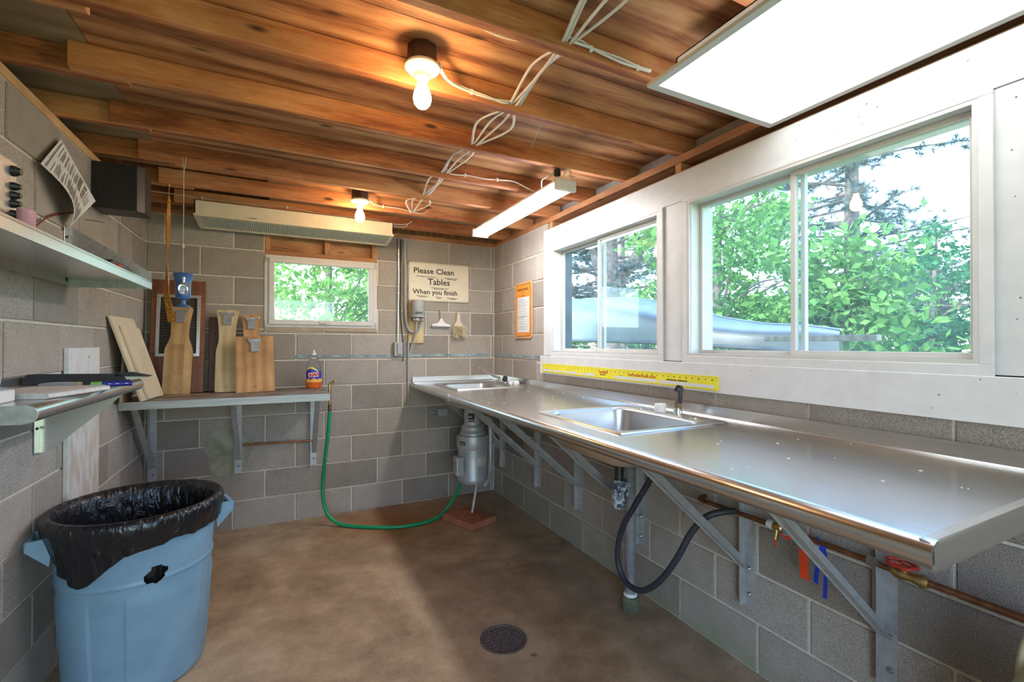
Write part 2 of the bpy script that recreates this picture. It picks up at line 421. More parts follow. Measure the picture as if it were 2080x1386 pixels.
# attic closure and roof
g = G(); g.box((-3.4, .19, TOPZ+.04), (.2, .2, 2.85)); g.box((-3.42, REAR, TOPZ-.05), (-3.4, .2, 2.85)); g.box((-3.42, REAR, TOPZ-.06), (WX-.2, .2, TOPZ-.05))
g.box((-3.4, REAR-.2, TOPZ), (.2, REAR, 2.85)); g.box((.10, -.96, TOPZ+.039), (.12, .19, 2.85)); g.done('attic_boards', M_STUD, kind='structure')
G().box((-4.0, REAR-.7, 2.85), (.75, .75, 2.93)).done('roof', plain('roof_boards', (.10, .09, .08), .9), kind='structure')

# ------------------------------------------------------------------ framed window wall on the right
W2 = (-2.10, 1.285, -1.075, 2.02); W3 = (-3.30, 1.29, -2.285, 2.025)     # rough openings (y0,z0,y1,z1)
ext = wall_rects('y', .10, .125, REAR, -.955, 1.16, 2.85, [W2, W3]).done('wall_right_sheathing', plain('painted_siding', (.30, .27, .24), .8), kind='structure')
for y in (-1.0, -2.2, -3.45, -4.0, -4.4):
    G().box((.005, y-.019, 1.2), (.095, y+.019, TOPZ), .002).done('stud', M_STUD, ext)
G().box((.002, REAR, 2.10), (.097, -.96, 2.19)).done('header', M_STUD, ext)
BX = -.02
def trimb(n, y0, z0, y1, z1, x0=BX, m=M_WHITE): return G().box((x0, y0, z0), (-.0005, y1, z1), .0015).done(n, m, kind='structure')
trimb('trim_4', REAR, 2.035, -.938, 2.176)                     # board over the windows
trimb('trim_5', -1.085, 1.262, -.938, 2.034)                    # left stile
trimb('trim_6', -2.30, 1.262, -2.09, 2.034, BX+.003)           # board between the windows
trimb('trim_7', REAR, 1.262, -3.285, 2.034, BX+.004)            # panel right of the windows
trimb('trim_8', REAR, 1.130, -.91, 1.2585, -.034)               # apron board under the windows
# specks and scratch on the painted boards
g = G(); random.seed(11)
for i in range(70):
    y = random.uniform(-3.5, -1.0); z = random.choice([random.uniform(2.05, 2.16), random.uniform(1.14, 1.25)]); x = BX if z > 2 else -.034
    r = random.uniform(.0007, .0018); g.box((x-.0006, y-r, z-r), (x+.001, y+r, z+r*random.uniform(.5, 1.4)))
for i in range(18):
    y = random.uniform(-3.5, -3.34); z = random.uniform(1.28, 2.0); r = random.uniform(.0007, .002); g.box((BX+.0034, y-r, z-r), (BX+.005, y+r, z+r))
g.done('trim_9', plain('nail_speck', (.10, .08, .07), .8), kind='structure')

M_OUTJ = plain('dark_outer_jamb', (.045, .065, .09), .6, 0, .25, 9)
def slider(n, wy0, wy1, z0, z1, mul0, mul1):
    """aluminium/vinyl horizontal slider in the right wall; wy0 = far edge (larger y)"""
    wdw = thing('window_%d' % n, None, None); tag(wdw, kind='structure')
    a, b = wy1, wy0                                   # a<b
    g = G()                                           # jamb box
    for r in sub_rects((a-.012, z0-.012, b+.012, z1+.012), [(a+.012, z0+.012, b-.012, z1-.012)]): g.box((-.028, r[0], r[1]), (.066, r[2], r[3]))
    g.done('jamb', M_VINYL, wdw)
    g = G()
    for r in sub_rects((a-.012, z0-.012, b+.012, z1+.012), [(a+.012, z0+.012, b-.012, z1-.012)]): g.box((.0665, r[0], r[1]), (.13, r[2], r[3]))
    g.done('outer_jamb', M_OUTJ if n == 1 else M_VINYL, wdw)
    g = G()                                           # flat casing lip
    for r in sub_rects((a-.030, z0-.034, b+.030, z1+.016), [(a, z0, b, z1)]): g.box((-.030, r[0], r[1]), (-.0205, r[2], r[3]), .0015)
    g.done('casing', M_WHITE, wdw)
    def sash(y0, y1, x, fw, zz0, zz1):
        s_ = thing('sash', None, None); s_.parent = wdw
        g = G()
        for r in sub_rects((y0, zz0, y1, zz1), [(y0+fw, zz0+fw, y1-fw, zz1-fw)]): g.box((x-.011, r[0], r[1]), (x+.011, r[2], r[3]), .0015)
        g.done('frame', M_VINYL, s_)
        G().box((x-.002, y0+fw-.004, zz0+fw-.004), (x+.002, y1-fw+.004, zz1-fw+.004)).done('pane', M_GLASS, s_)
    sash(mul0-.004, b-.012, .052, .016, z0+.012, z1-.012)      # far sash
    sash(a+.012, mul1+.004, .024, .019, z0+.012, z1-.012)      # near sash in the inner track
slider(1, -1.075, -2.10, 1.285, 2.018, -1.565, -1.545)
slider(2, -2.285, -3.295, 1.29, 2.022, -2.785, -2.755)

# back awning window and the framing above it
wd = thing('window_3', None, None); tag(wd, kind='structure')
M_PINKW = plain('old_white_enamel', (.64, .61, .58), .5, 0, .06, 14)
g = G()
for r in sub_rects((-1.867, 1.468, -1.055, 2.008), [(-1.838, 1.492, -1.084, 1.984)]): g.box((r[0], -.006, r[1]), (r[2], .10, r[3]), .002)
g.done('frame', M_PINKW, wd)
g = G()
for r in sub_rects((-1.836, 1.488, -1.086, 1.986), [(-1.800, 1.524, -1.122, 1.952)]): g.box((r[0], -.022, r[1]), (r[2], .02, r[3]), .003)
sash = g.done('sash', M_PINKW, wd)
G().box((-1.804, .002, 1.52), (-1.118, .006, 1.956)).done('pane', M_GLASS, sash)
g = G(); g.box((-1.49, -.034, 1.497), (-1.44, -.022, 1.512), .002); g.beam((-1.455, -.036, 1.51), (-1.415, -.038, 1.498), .006, .006); g.done('latch', M_GALV, sash)
G().box((-1.867, -.004, 1.440), (-1.055, .15, 1.4675), .003).done('sill', plain('sill_mortar', (.40, .32, .22), .9, 0, .15, 12), wd)
for x in (-1.864, -1.073):
    G().box((x, -.012, 1.474), (x+.014, .006, 1.515), .002).done('hinge', M_STEELD, wd); G().box((x, -.012, 1.955), (x+.014, .006, 2.0), .002).done('hinge', M_STEELD, wd)
hd = G().box((-1.867, .075, 2.009), (-1.055, .085, TOPZ)).done('trim_10', M_PLY, kind='structure')
for x0, x1 in ((-1.866, -1.828), (-1.455, -1.417), (-1.094, -1.056)):
    G().box((x0, .012, 2.045), (x1, .074, TOPZ-.001), .002).done('cripple_stud', M_STUD, hd)
G().box((-1.866, .012, 2.009), (-1.056, .074, 2.044), .002).done('sill_plate', M_PLATE, hd)

# ------------------------------------------------------------------ light fixtures
def fixture_bulb(x, y, label):
    t = thing('ceiling_bulb_fixture', label, 'light', 'bare bulb fixtures', (x, y, JT))
    g = G(); g.lathe([(.050, -.001), (.052, -.03), (.052, -.062), (.046, -.066)], seg=8); g.done('junction_box', plain('brown_bakelite', (.055, .028, .018), .45, 0, .2, 30), t, smooth=25)
    g = G(); g.lathe([(.057, -.064), (.060, -.068), (.060, -.074), (.052, -.082), (.034, -.088), (.027, -.098), (.024, -.108), (.018, -.108)], seg=32); g.done('lampholder', plain('porcelain', (.78, .72, .62), .25, 0, .03), t, smooth=40)
    g = G(); g.lathe([(.013, -.106), (.014, -.118), (.017, -.132), (.025, -.15), (.030, -.168), (.0305, -.180), (.027, -.195), (.018, -.206), (.007, -.2105), (.0005, -.211)], seg=24)
    g.done('bulb', m_emit('bulb_glow', (1, .63, .30), LAMP_BULB), t, smooth=60)
    G().box((.047, -.006, -.052), (.0535, .022, -.034)).done('label_tag', M_WPLAS, t)
    return t
fixture_bulb(-1.31, -2.31, 'bare bulb in porcelain holder between joists beside the cable bundle')
fixture_bulb(-1.287, -.69, 'bare bulb in porcelain holder in front of the cream fluorescent fixture')
# hanging tube light
t = thing('shop_light', 'white LED shop light hanging on chains from the joists', 'light', None, (-.425, -1.27, 2.145))
G().box((-.055, -.585, .028), (.055, .585, .055), .008, 2).done('housing', M_WPLAS, t)
g = G(); g.prism([(-.058, .03), (-.05, .006), (-.03, -.002), (.03, -.002), (.05, .006), (.058, .03)], 'y', -.565, .565); g.done('diffuser', m_emit('tube_glow', (.96, .97, 1.0), LAMP_TUBE), t)
for s in (-1, 1):
    G().box((-.062, s*.565, -.004), (.062, s*.59, .056), .006, 2).done('end_cap', M_WPLAS, t)
    g = G()
    for dx in (-.03, .03): g.cyl((dx, s*.52, .055), (0, s*.52, JB-2.145+.0), .0014, seg=6)
    g.done('chain', M_STEELD, t)
g = G(); g.tube([(-.02, -.57, .05), (.0, -.585, .10), (.03, -.575, .11), (.045, -.56, .055)], .004); g.tube([(-.05, -.42, .05), (-.065, -.45, .085), (-.04, -.5, .10), (-.02, -.53, .12)], .004); g.done('power_cord', M_CABLE, t)
G().box((-.035, -.545, .085), (-.005, -.515, .125), .006).done('plug', M_DARK, t)
# big lensed panel
def lensed(name, label, x0, x1, y0, y1, z0, z1, dz, mf, ml, inset=0):
    t = thing(name, label, 'light', None, ((x0+x1)/2, (y0+y1)/2, z1))
    cx, cy = (x0+x1)/2, (y0+y1)/2
    g = G(); hx, hy = (x1-x0)/2, (y1-y0)/2
    # sloping box: dz lowers the +y edge
    def zz(y): return z0-z1+dz*(y+hy)/(2*hy)
    ix, iy = hx-inset, hy-inset
    for s in (-1, 1):
        g.prism([(-iy, zz(-hy)), (iy, zz(hy)), (iy, 0), (-iy, 0)], 'x', s*ix, s*(ix-.006))
        g.box((-ix, s*iy, zz(s*hy)), (ix, s*(iy-.006), 0))
    g.box((-ix, -iy, -.004), (ix, iy, 0)); g.done('housing', mf, t)
    g = G(); fw = .022
    for r in sub_rects((-hx-.004, -hy-.004, hx+.004, hy+.004), [(-hx+fw, -hy+fw, hx-fw, hy-fw)]):
        g.prism([(r[1], zz(r[1])-.012), (r[3], zz(r[3])-.012), (r[3], zz(r[3])), (r[1], zz(r[1]))], 'x', r[0], r[2])
    g.done('lens_frame', mf, t)
    g = G(); n = 90 if hx > hy else 40
    X0, X1 = -hx+fw-.003, hx-fw+.003; st = (X1-X0)/n
    for i in range(n):                                   # ribbed prismatic lens
        a = X0+i*st; Y0, Y1 = -hy+fw-.003, hy-fw+.003
        g.quad((a, Y0, zz(Y0)-.004), (a+st/2, Y0, zz(Y0)-.008), (a+st/2, Y1, zz(Y1)-.008), (a, Y1, zz(Y1)-.004))
        g.quad((a+st/2, Y0, zz(Y0)-.008), (a+st, Y0, zz(Y0)-.004), (a+st, Y1, zz(Y1)-.004), (a+st/2, Y1, zz(Y1)-.008))
    g.done('lens', ml, t)
    return t
lensed('fluorescent_light', 'large lit fluorescent panel under the joists beside the window wall', -.655, -.035, -3.92, -2.70, 2.205, JB, 0, M_VINYL, m_emit('panel_glow', (.95, .975, 1.0), LAMP_PANEL), .06)
kk = plain('unlit_lens', (.46, .50, .44), .35, 0, .05, 20)
fx = lensed('fluorescent_fixture', 'cream unlit fluorescent fixture above the back window', -2.255, -.99, -.315, -.06, 2.182, JB, -.028, M_CREAM, kk)
for x in (-.30, .30): G().box((x-.025, -.1318, -.088), (x+.02, -.1295, -.081)).done('latch', M_STEELD, fx)

# ------------------------------------------------------------------ cables on the ceiling
def cable(label, runs, r=.006, mat=None, staples=(), name='cable', grp='white cables stapled under the ceiling', cat='cable'):
    t = thing(name, label, cat, grp)
    g = G()
    for pts in runs: g.tube(pts, r, 6, sub=6, sq=.55)
    g.done('sheath', mat or M_CABLE, t, smooth=60)
    for p in staples: G().box((p[0]-.006, p[1]-.008, p[2]-.010), (p[0]+.006, p[1]+.002, p[2]+.010), .002).done('staple', M_WPLAS, t)
    return t
JY = lambda k: -.19-.408*k
def drape(x, y0, y1, dx, zlow, sp=0):     # one cable dropping from behind joist at y0 to the front face of joist at y1
    return [(x+dx, y0, JB+.006), (x+dx*.9, y0-.012, JB-.002), (x+dx*.55+sp, y0+(y1-y0)*.45, JB+.028), (x+sp*.4, y1+.042, JB+.022), (x, y1+.0385, JB+.045)]
# strands threaded through the joists bay after bay
runs = []
for i in range(4):
    pts = [(-.94+.012*i, JY(8)+.2, JB+.03)]
    for k in range(7, 0, -1):
        xk = -.945+.014*i+.012*math.sin(k*1.7)
        pts += [(xk, JY(k)-.006, JB+.022+.005*(i % 2)), (xk, JY(k)+.044, JB+.022+.005*(i % 2)),
                (xk+.02*(i-1.5)+.03*math.sin(k*2.3+i), JY(k)+.2, JB+.050-.012*((i*2+k) % 3))]
    runs.append(pts[:-1])
cable('bundle of white cables threaded through the joists down the room', runs)
f5, f4 = JY(5), JY(4)
cable('white cable pair from the nearer bulb along its joist', [
    [(-1.255, -2.32, JT-.045), (-1.21, f5-.03, JT-.055), (-1.13, f5-.008, JB+.030), (-1.04, f5-.010, JB+.020), (-.98, f5-.010, JB+.012), (-.95, f5-.010, JB+.016)],
    [(-1.255, -2.315, JT-.05), (-1.20, f5-.03, JT-.062), (-1.12, f5-.008, JB+.022), (-1.03, f5-.012, JB+.014), (-.97, f5-.012, JB+.020), (-.94, f5-.012, JB+.024)]], staples=[(-1.10, f5-.004, JB+.024)])
f7 = JY(6)
cable('white cables clipped to the joist running to the lit panel', [
    [(-.94, f7-.012, JB+.03), (-.89, f7-.010, JB+.035), (-.84, f7-.010, JB+.022), (-.74, f7-.010, JB+.012), (-.66, f7-.010, JB+.012), (-.60, f7-.010, JB+.014)],
    [(-.92, f7-.014, JB+.02), (-.85, f7-.012, JB+.022), (-.74, f7-.012, JB+.022), (-.66, f7-.012, JB+.016), (-.60, f7-.012, JB+.018)]], staples=[(-.85, f7-.006, JB+.022), (-.655, f7-.006, JB+.014)])
cable('single white cable sagging across the plywood beside the bulb shadow', [[(-1.42, JY(6)+.06, JT-.006), (-1.30, JY(6)+.09, JT-.007), (-1.15, JY(6)+.14, JT-.008), (-1.06, JY(6)+.14, JT-.010), (-1.0, JY(6)+.11, JT-.014), (-.955, JY(6)+.06, JT-.03)]])
f3 = JY(3)
cable('white cable stapled along a joist to the hanging shop light', [[(-.935, f3-.012, JB+.05), (-.92, f3-.012, JB+.022), (-.88, f3-.010, JB+.018), (-.80, f3-.010, JB+.026), (-.70, f3-.010, JB+.024), (-.60, f3-.010, JB+.034), (-.52, f3-.03, JB+.03), (-.475, f3-.10, JB-.02), (-.465, f3-.17, JB-.06)]], staples=[(-.82, f3-.006, JB+.026), (-.62, f3-.006, JB+.032)])
f1 = JY(1); f0 = JY(0)
cable('white cable from the farther bulb stapled along a joist', [[(-1.235, -.70, JT-.05), (-1.19, f1-.03, JT-.06), (-1.13, f1-.006, JB+.03), (-1.0, f1-.006, JB+.03), (-.88, f1-.006, JB+.014), (-.83, f1-.008, JB+.02), (-.80, f1-.006, JB+.05)]], staples=[(-1.12, f1-.002, JB+.03), (-.93, f1-.002, JB+.022)])
cable('white cable stapled along the joist above the cream fixture', [[(-2.56, f0-.006, JB+.050), (-2.3, f0-.006, JB+.048), (-2.1, f0-.006, JB+.044), (-1.9, f0-.006, JB+.050), (-1.7, f0-.006, JB+.052), (-1.5, f0-.006, JB+.032), (-1.3, f0-.006, JB+.034), (-1.1, f0-.006, JB+.036), (-.95, f0-.006, JB+.022), (-.86, f0-.02, JB+.03), (-.82, f0-.03, JB+.055)],
    [(-1.45, f0-.010, JB+.028), (-1.3, f0-.010, JB+.026), (-1.15, f0-.008, JB+.028), (-.98, f0-.008, JB+.008), (-.88, f0-.012, JB+.004), (-.85, f0-.015, JB+.03)]], staples=[(-2.23, f0-.002, JB+.046), (-1.72, f0-.002, JB+.051), (-1.2, f0-.002, JB+.034)])
# wire hook hanging from a joist
cable('thin wire hook hanging from a joist bottom', [[(-.80, JY(5)+.01, JB-.001), (-.80, JY(5)-.002, JB-.018), (-.795, JY(5)+.004, JB-.03), (-.80, JY(5)+.02, JB-.06), (-.81, JY(5)+.05, JB-.11)]], r=.0013, mat=M_STEELD, name='wire_hook', grp=None, cat='hook')

# ------------------------------------------------------------------ long steel counter
CZ, CF, CE = 1.018, -.782, -3.478
S1 = (-.64, -.79, -.115, -.255); S2 = (-.645, -2.545, -.09, -1.965)        # sink cut-outs (x0,y0,x1,y1)
t = thing('steel_counter', 'long stainless steel counter with rolled front edge under the windows', 'counter')
g = G()
for r in sub_rects((CF+.028, CE+.02, -.0285, -.0285), [(S1[0]+.015, S1[1]+.015, S1[2]-.015, S1[3]-.015), (S2[0]+.015, S2[1]+.015, S2[2]-.015, S2[3]-.015)]):
    g.box((r[0], r[1], CZ-.004), (r[2], r[3], CZ))
g.done('worktop', M_STEEL, t)
prof = [(CF+.028, CZ)]+[(CF+.028-.028*math.sin(a), CZ-.025+.025*math.cos(a)) for a in [i*math.pi/14 for i in range(1, 13)]]+[(CF+.034, CZ-.051), (CF+.034, CZ-.046)]+[(CF+.028-.023*math.sin(a), CZ-.025+.020*math.cos(a)) for a in [i*math.pi/14 for i in range(12, 0, -1)]]+[(CF+.028, CZ-.005)]
G().prism(prof, 'y', CE, -.002).done('rolled_edge', M_STEEL, t, smooth=30)
G().prism([(CE+.02, CZ), (CE+.006, CZ-.003), (CE, CZ-.012), (CE-.001, CZ-.05), (CE+.004, CZ-.05), (CE+.006, CZ-.012), (CE+.02, CZ-.004)], 'x', CF+.012, -.03).done('end_lip', M_STEELX, t, smooth=40)
G().prism([(-.002, CZ+.05), (-.018, CZ+.05), (-.020, CZ+.006), (-.029, CZ), (-.029, CZ-.004), (-.002, CZ-.004)], 'y', CE, -.002).done('backsplash', M_STEEL, t, smooth=40)
G().prism([(-.003, CZ+.046), (-.018, CZ+.046), (-.020, CZ+.006), (-.029, CZ), (-.029, CZ-.004), (-.003, CZ-.004)], 'x', CF+.02, -.02).done('end_splash', M_STEELX, t, smooth=40)
G().box((CF-.0008, -1.012, CZ-.05), (CF+.012, -1.0, CZ+.0012)).done('weld_seam', M_GALV, t)
g = G(); random.seed(5)
for i in range(46):
    x, y = random.uniform(CF+.05, -.06), random.uniform(-3.4, -.9)
    if S2[0]-.03 < x < S2[2]+.03 and S2[1]-.03 < y < S2[3]+.03: continue
    r = random.uniform(.0015, .004); g.box((x-r, y-r*.7, CZ), (x+r, y+r*.7, CZ+.001))
g.done('crumbs', M_WPLAS, t, kind='stuff')
def angle_bracket(root_name, label, grp, mat, wall, a, ztop, depth, zb, zdiag, rev=1):
    """angle-iron bracket. wall='x0' on right wall at y=a, wall='y0' on back wall at x=a"""
    t = thing(root_name, label, 'bracket', grp, (0, a, zb) if wall == 'x0' else (a, 0, zb))
    def put(g, n, mm=mat, par=None):
        if wall != 'x0': g.xf(Matrix.Rotation(math.pi/2, 4, 'Z'))
        return g.done(n, mm, par or t, smooth=None)
    # local frame: wall plane x=0, bracket projects to -x, along y is width
    h = ztop-zb
    g = G(); g.box((-.005, -.022, 0), (-.0005, .022, h)); g.box((-.036, .017, 0), (-.005, .022, h)); leg = put(g, 'wall_leg')
    g = G(); g.box((-depth, -.020, h-.005), (-.006, .020, h-.0005)); g.box((-depth, .0155, h-.036), (-.037, .0205, h-.005)); put(g, 'top_arm')
    g = G(); p, q = V((-.03, .008, zdiag-zb)), V((-depth+.05, .008, h-.03)); g.beam(p, q, .004, .040, (0, 0, 1)); g.beam(p+V((0, -.014, -.018)), q+V((0, -.014, -.018)), .03, .004, (0, 0, 1)); put(g, 'diagonal_brace')
    for z in (.05, .155): put(G().lathe([(.009, 0), (.009, -.006), (.005, -.012), (.001, -.013)], (-.005, -.004, z), 8, ax='x'), 'bolt', M_STEELD, leg)
    return t
for y, lb in ((-.222, 'behind the grey disposer'), (-.845, 'next past the disposer toward the windows'), (-1.375, 'halfway between the disposer and the standpipe'), (-1.95, 'behind the grey standpipe'), (-2.585, 'between the black hose and the orange ribbons'), (-3.075, 'beside the red handwheel valve')):
    angle_bracket('counter_bracket', 'angle-iron counter bracket on the block wall '+lb, 'brackets under the long counter', M_GALV, 'x0', y, CZ-.005, .70, .262, .44)

def sink(label, c, deck=.085):
    x0, y0, x1, y1 = c; z = CZ+.0035
    t = thing('sink', label, 'sink', 'drop-in sinks', ((x0+x1)/2, (y0+y1)/2, CZ))
    ox, oy = (x0+x1)/2, (y0+y1)/2
    def rr(xa, ya, xb, yb, r, zz, n=6):
        o = []
        for cx, cy, a0 in ((xb-r, yb-r, 0), (xa+r, yb-r, 90), (xa+r, ya+r, 180), (xb-r, ya+r, 270)):
            for i in range(n+1):
                a = math.radians(a0+90*i/n); o.append(V((cx+r*math.cos(a)-ox, cy+r*math.sin(a)-oy, zz-CZ)))
        return o
    X0, Y0, X1, Y1 = x0-.012, y0-.012, x1+.012, y1+.012
    bx0, by0, bx1, by1 = x0+.028, y0+.034, x1-deck, y1-.034
    rings = [rr(X0, Y0, X1, Y1, .02, CZ+.0008), rr(X0+.004, Y0+.004, X1-.004, Y1-.004, .02, CZ+.006), rr(X0+.018, Y0+.018, X1-.018, Y1-.018, .02, CZ+.004),
             rr(bx0-.012, by0-.012, bx1+.012, by1+.012, .075, CZ+.0045), rr(bx0, by0, bx1, by1, .07, CZ-.006), rr(bx0+.012, by0+.012, bx1-.012, by1-.012, .065, CZ-.10), rr(bx0+.03, by0+.03, bx1-.03, by1-.03, .06, CZ-.145), rr(bx0+.07, by0+.07, bx1-.07, by1-.07, .05, CZ-.155)]
    g = G(); g.ring(rings, True, False); g.b.verts.ensure_lookup_table(); g.b.faces.new(g.b.verts[-28:]); g.done('basin', M_STEELX, t, smooth=40)
    G().lathe([(.045, 0), (.045, .003), (.03, .004), (.028, -.0), (.0, -.0)], ((bx0+bx1)/2-ox, (by0+by1)/2-oy, -.1545), 20).done('strainer', M_CHROME, t, smooth=40)
    for f in (.22, .8): G().lathe([(.017, 0), (.017, .0035), (.012, .005), (.0, .005)], (x1-deck*.45-ox, y0+(y1-y0)*f-oy, .0035), 16).done('hole_cover', M_CHROME, t, smooth=40)
    return t
sink('steel sink in the long counter at the back wall end', S1)
sink('steel sink in the long counter under the yellow ruler', S2)
# taps
t = thing('faucet', 'old chrome tap with long swung-up spout on the back-end sink', 'faucet', None, (-.115, -.43, CZ+.0062))
G().box((-.022, -.09, 0), (.022, .09, .016), .006, 2).done('base', M_CHROME, t)
g = G(); g.tube([(0, .02, .014), (-.005, .03, .035), (-.03, .10, .05), (-.06, .22, .09), (-.075, .29, .115), (-.08, .315, .113)], [.012, .012, .011, .009, .009, .009], 10); g.done('spout', M_CHROME, t, smooth=60)
G().lathe([(.016, .014), (.020, .03), (.019, .052), (.012, .058)], (.0, -.05, 0), 14).done('knob', M_DARK, t, smooth=40)
G().lathe([(.014, .014), (.016, .03), (.01, .04)], (.0, .06, 0), 14).done('valve_cap', M_CHROME, t, smooth=40)
for x, y, h, lb in ((-.10, -.56, .022, 'white screw cap beside the old tap'), (-.085, -.625, .026, 'white screw cap against the backsplash corner')):
    g = G(); g.lathe([(.021, 0), (.0225, .004), (.0225, h), (.019, h+.003), (.018, h), (.0, h-.002)], (x, y, CZ+.0045), 24); g.done('bottle_cap', M_WPLAS, smooth=40, label=lb, cat='cap')
g = G(); n = 48; pr = []
g.lathe([(.026, 0), (.0275, .004), (.0275, .036), (.025, .039), (.023, .037), (.0, .034)], (-.135, -2.222, CZ+.0055), 36); g.done('bottle_cap', plain('ribbed_cap', (.78, .78, .76), .5, 0, .12, 120), smooth=40, label='ribbed white plastic cap standing behind the near sink', cat='cap')
t = thing('spray_faucet', 'black and tan hand sprayer standing behind the near sink', 'faucet', None, (-.115, -2.31, CZ+.004))
G().lathe([(.020, 0), (.021, .01), (.018, .022), (.016, .03)], seg=16).done('collar', M_CHROME, t, smooth=40)
g = G(); g.tube([(0, 0, .024), (.001, -.004, .06), (.004, -.010, .095), (.004, -.014, .118)], [.016, .0145, .013, .014], 12); g.done('handle', plain('tan_brass', (.24, .16, .09), .45, .4, .3, 40), t, smooth=60)
g = G(); g.tube([(-.004, -.016, .118), (-.014, -.026, .112), (-.016, -.030, .085), (-.014, -.028, .055)], [.012, .011, .009, .007], 10); g.done('lever', M_RUBBER, t, smooth=60)
g = G(); g.cyl((.008, -.012, .122), (-.02, -.022, .126), .011, .012); g.cyl((.004, .012, .116), (.004, .018, .110), .007); g.done('spray_head', M_DARK, t, smooth=40)

# ------------------------------------------------------------------ things under the long counter
DX, DY = -.43, -.56
t = thing('garbage_disposal', 'grey cylindrical food disposer hanging under the back-end sink', 'disposal', None, (DX, DY, .29))
b = .29
G().lathe([(.075, .572), (.085, .568), (.085, .560), (.075, .556)], seg=32).done('mounting_flange', M_STEELD, t, smooth=40)
G().lathe([(.066, .556), (.066, .44), (.068, .436)], seg=32).done('neck', M_GALV, t, smooth=40)
G().lathe([(.070, .437), (.083, .425), (.088, .405), (.083, .393), (.092, .385), (.100, .372), (.100, .358)], seg=32).done('shoulder', M_GALV, t, smooth=40)
G().lathe([(.100, .362), (.118, .358), (.122, .345), (.122, .27), (.118, .258), (.112, .256)], seg=36).done('upper_housing', M_GALV, t, smooth=40)
body = G().lathe([(.112, .258), (.112, .04), (.114, .036), (.114, .012), (.105, .0), (.0, .0)], seg=36).done('motor_housing', M_GALV, t, smooth=40)
bx = G().box((-.165, -.10, .075), (-.105, -.015, .215), .008, 2).done('switch_box', M_GALV, t)
G().lathe([(.0, .0), (.011, .0), (.014, -.004)], (-.1655, -.055, .165), 14, ax='x').done('switch', plain('red_dot', (.35, .12, .08), .6), bx, smooth=40)
def curved_label(a0, a1, z0, z1, r, mat, name='label'):
    g = G(); n = 8
    rows = [[V((r*math.cos(a0+(a1-a0)*i/n), r*math.sin(a0+(a1-a0)*i/n), z)) for i in range(n+1)] for z in (z0, z1)]
    g.ring(rows, False, False); return g.done(name, mat, t)
D = math.radians
curved_label(D(218), D(262), .462, .53, .0668, M_BLACKM); curved_label(D(268), D(312), .14, .20, .1128, plain('pale_label', (.55, .54, .46), .6, 0, .15, 60))
curved_label(D(196), D(222), .295, .322, .1228, M_BLACKM)
def ctext(s, a, z, r, size, m):
    d = V((math.cos(a), math.sin(a), 0)); text(s, size, d*(r+.0006)+V((0, 0, z)), V((-math.sin(a), math.cos(a), 0)), (0, 0, 1), m, t, align='CENTER')
ctext('IN', D(232), .495, .0675, .02, M_WPLAS); ctext('SINKERATOR'[4:], D(240), .470, .069, .0155, M_WPLAS); ctext('QUIET', D(209), .301, .1232, .017, M_WPLAS)
for i in range(5): ctext('- --- -- ---- --', D(290), .145+.011*i, .1133, .009, M_INK)
g = G(); g.cyl((.03, -.02, .0), (-.008, -.012, -.238), .0095, seg=12); g.done('support_rod', plain('pale_rod', (.52, .47, .42), .5), t, smooth=40)
g = G(); g.tube([(.06, .01, .50), (.10, -.02, .49), (.13, -.03, .47), (.135, -.03, .42), (.135, -.03, .10), (.14, .02, -.01), (.12, .04, -.06)], [.013, .016, .018, .02, .018, .02, .024], 12); g.done('drain_elbow', M_GALV, t, smooth=50)
g = G(); g.tube([(.12, -.05, .44), (.15, -.07, .34), (.20, -.10, .30), (.26, -.16, .33)], .006, 8); g.done('flex_wire', M_GREYP, t, smooth=60)
G().lathe([(.014, -.02), (.018, .0), (.012, .02), (.012, .03)], (.075, -.03, .50), 10, ax='x').done('brass_fitting', M_BRASS, t, smooth=40)
g = G().box((-.125, -.165, 0), (.125, .165, .05), .006, 1); g.xf(Matrix.Translation((-.475, -.60, .001)) @ Matrix.Rotation(D(22), 4, 'Z')); g.done('paver_brick', plain('red_paver', (.36, .13, .07), .9, 0, .25, 25, .4), label='red paving brick on the floor under the disposer rod', cat='brick')
# conduit junction box on the back wall
t = thing('conduit_run', 'grey conduit curving down the back wall into a junction box', 'conduit', None, (-.80, -.012, .75))
g = G(); g.tube([(.003, 0, .62), (.003, 0, .40), (.003, 0, .20), (.006, 0, .12), (.035, 0, .045), (.09, 0, .012), (.16, 0, .004), (.26, 0, .0)], .0085, 10); g.done('pipe', M_GREYP, t, smooth=60)
G().box((.255, -.03, -.035), (.345, .011, .035), .005).done('junction_box', M_GREYP, t)
G().box((-.012, -.004, .44), (.02, .011, .452), .002).done('strap', M_GALV, t)
# drain under near sink
t = thing('sink_drain', 'black tailpiece and paint-smeared trap under the near sink', 'drain pipe', None, (-.335, -2.165, .60))
G().lathe([(.042, .262), (.042, .245), (.036, .243), (.036, .215), (.030, .212)], seg=24).done('strainer_nut', M_GALV, t, smooth=40)
G().lathe([(.021, .245), (.021, .09)], seg=18).done('tailpiece', M_DARK, t, smooth=40)
g = G(); g.lathe([(.031, .115), (.033, .10), (.031, .085), (.034, .075), (.034, .055), (.030, .05), (.034, .03), (.032, .0), (.022, -.018), (.001, -.02)], seg=20)
g.tube([(.0, 0, .02), (.03, .012, .03), (.05, .02, .06), (.055, .024, .09)], [.028, .026, .024, .024], 12)
k = N('smeared_cement'); k.set(k.ramp(k.noise(k.pos(), 45, 3), [(.42, (.035, .05, .085)), (.52, (.16, .19, .24)), (.6, (.55, .57, .60))]), .6); g.done('trap', k.m, t, smooth=50)
t = thing('standpipe', 'grey drain standpipe rising from the floor below the counter', 'pipe', None, (-.15, -2.03, 0))
k = plain('standpipe_paint', (.22, .22, .23), .6, 0, .2, 20)
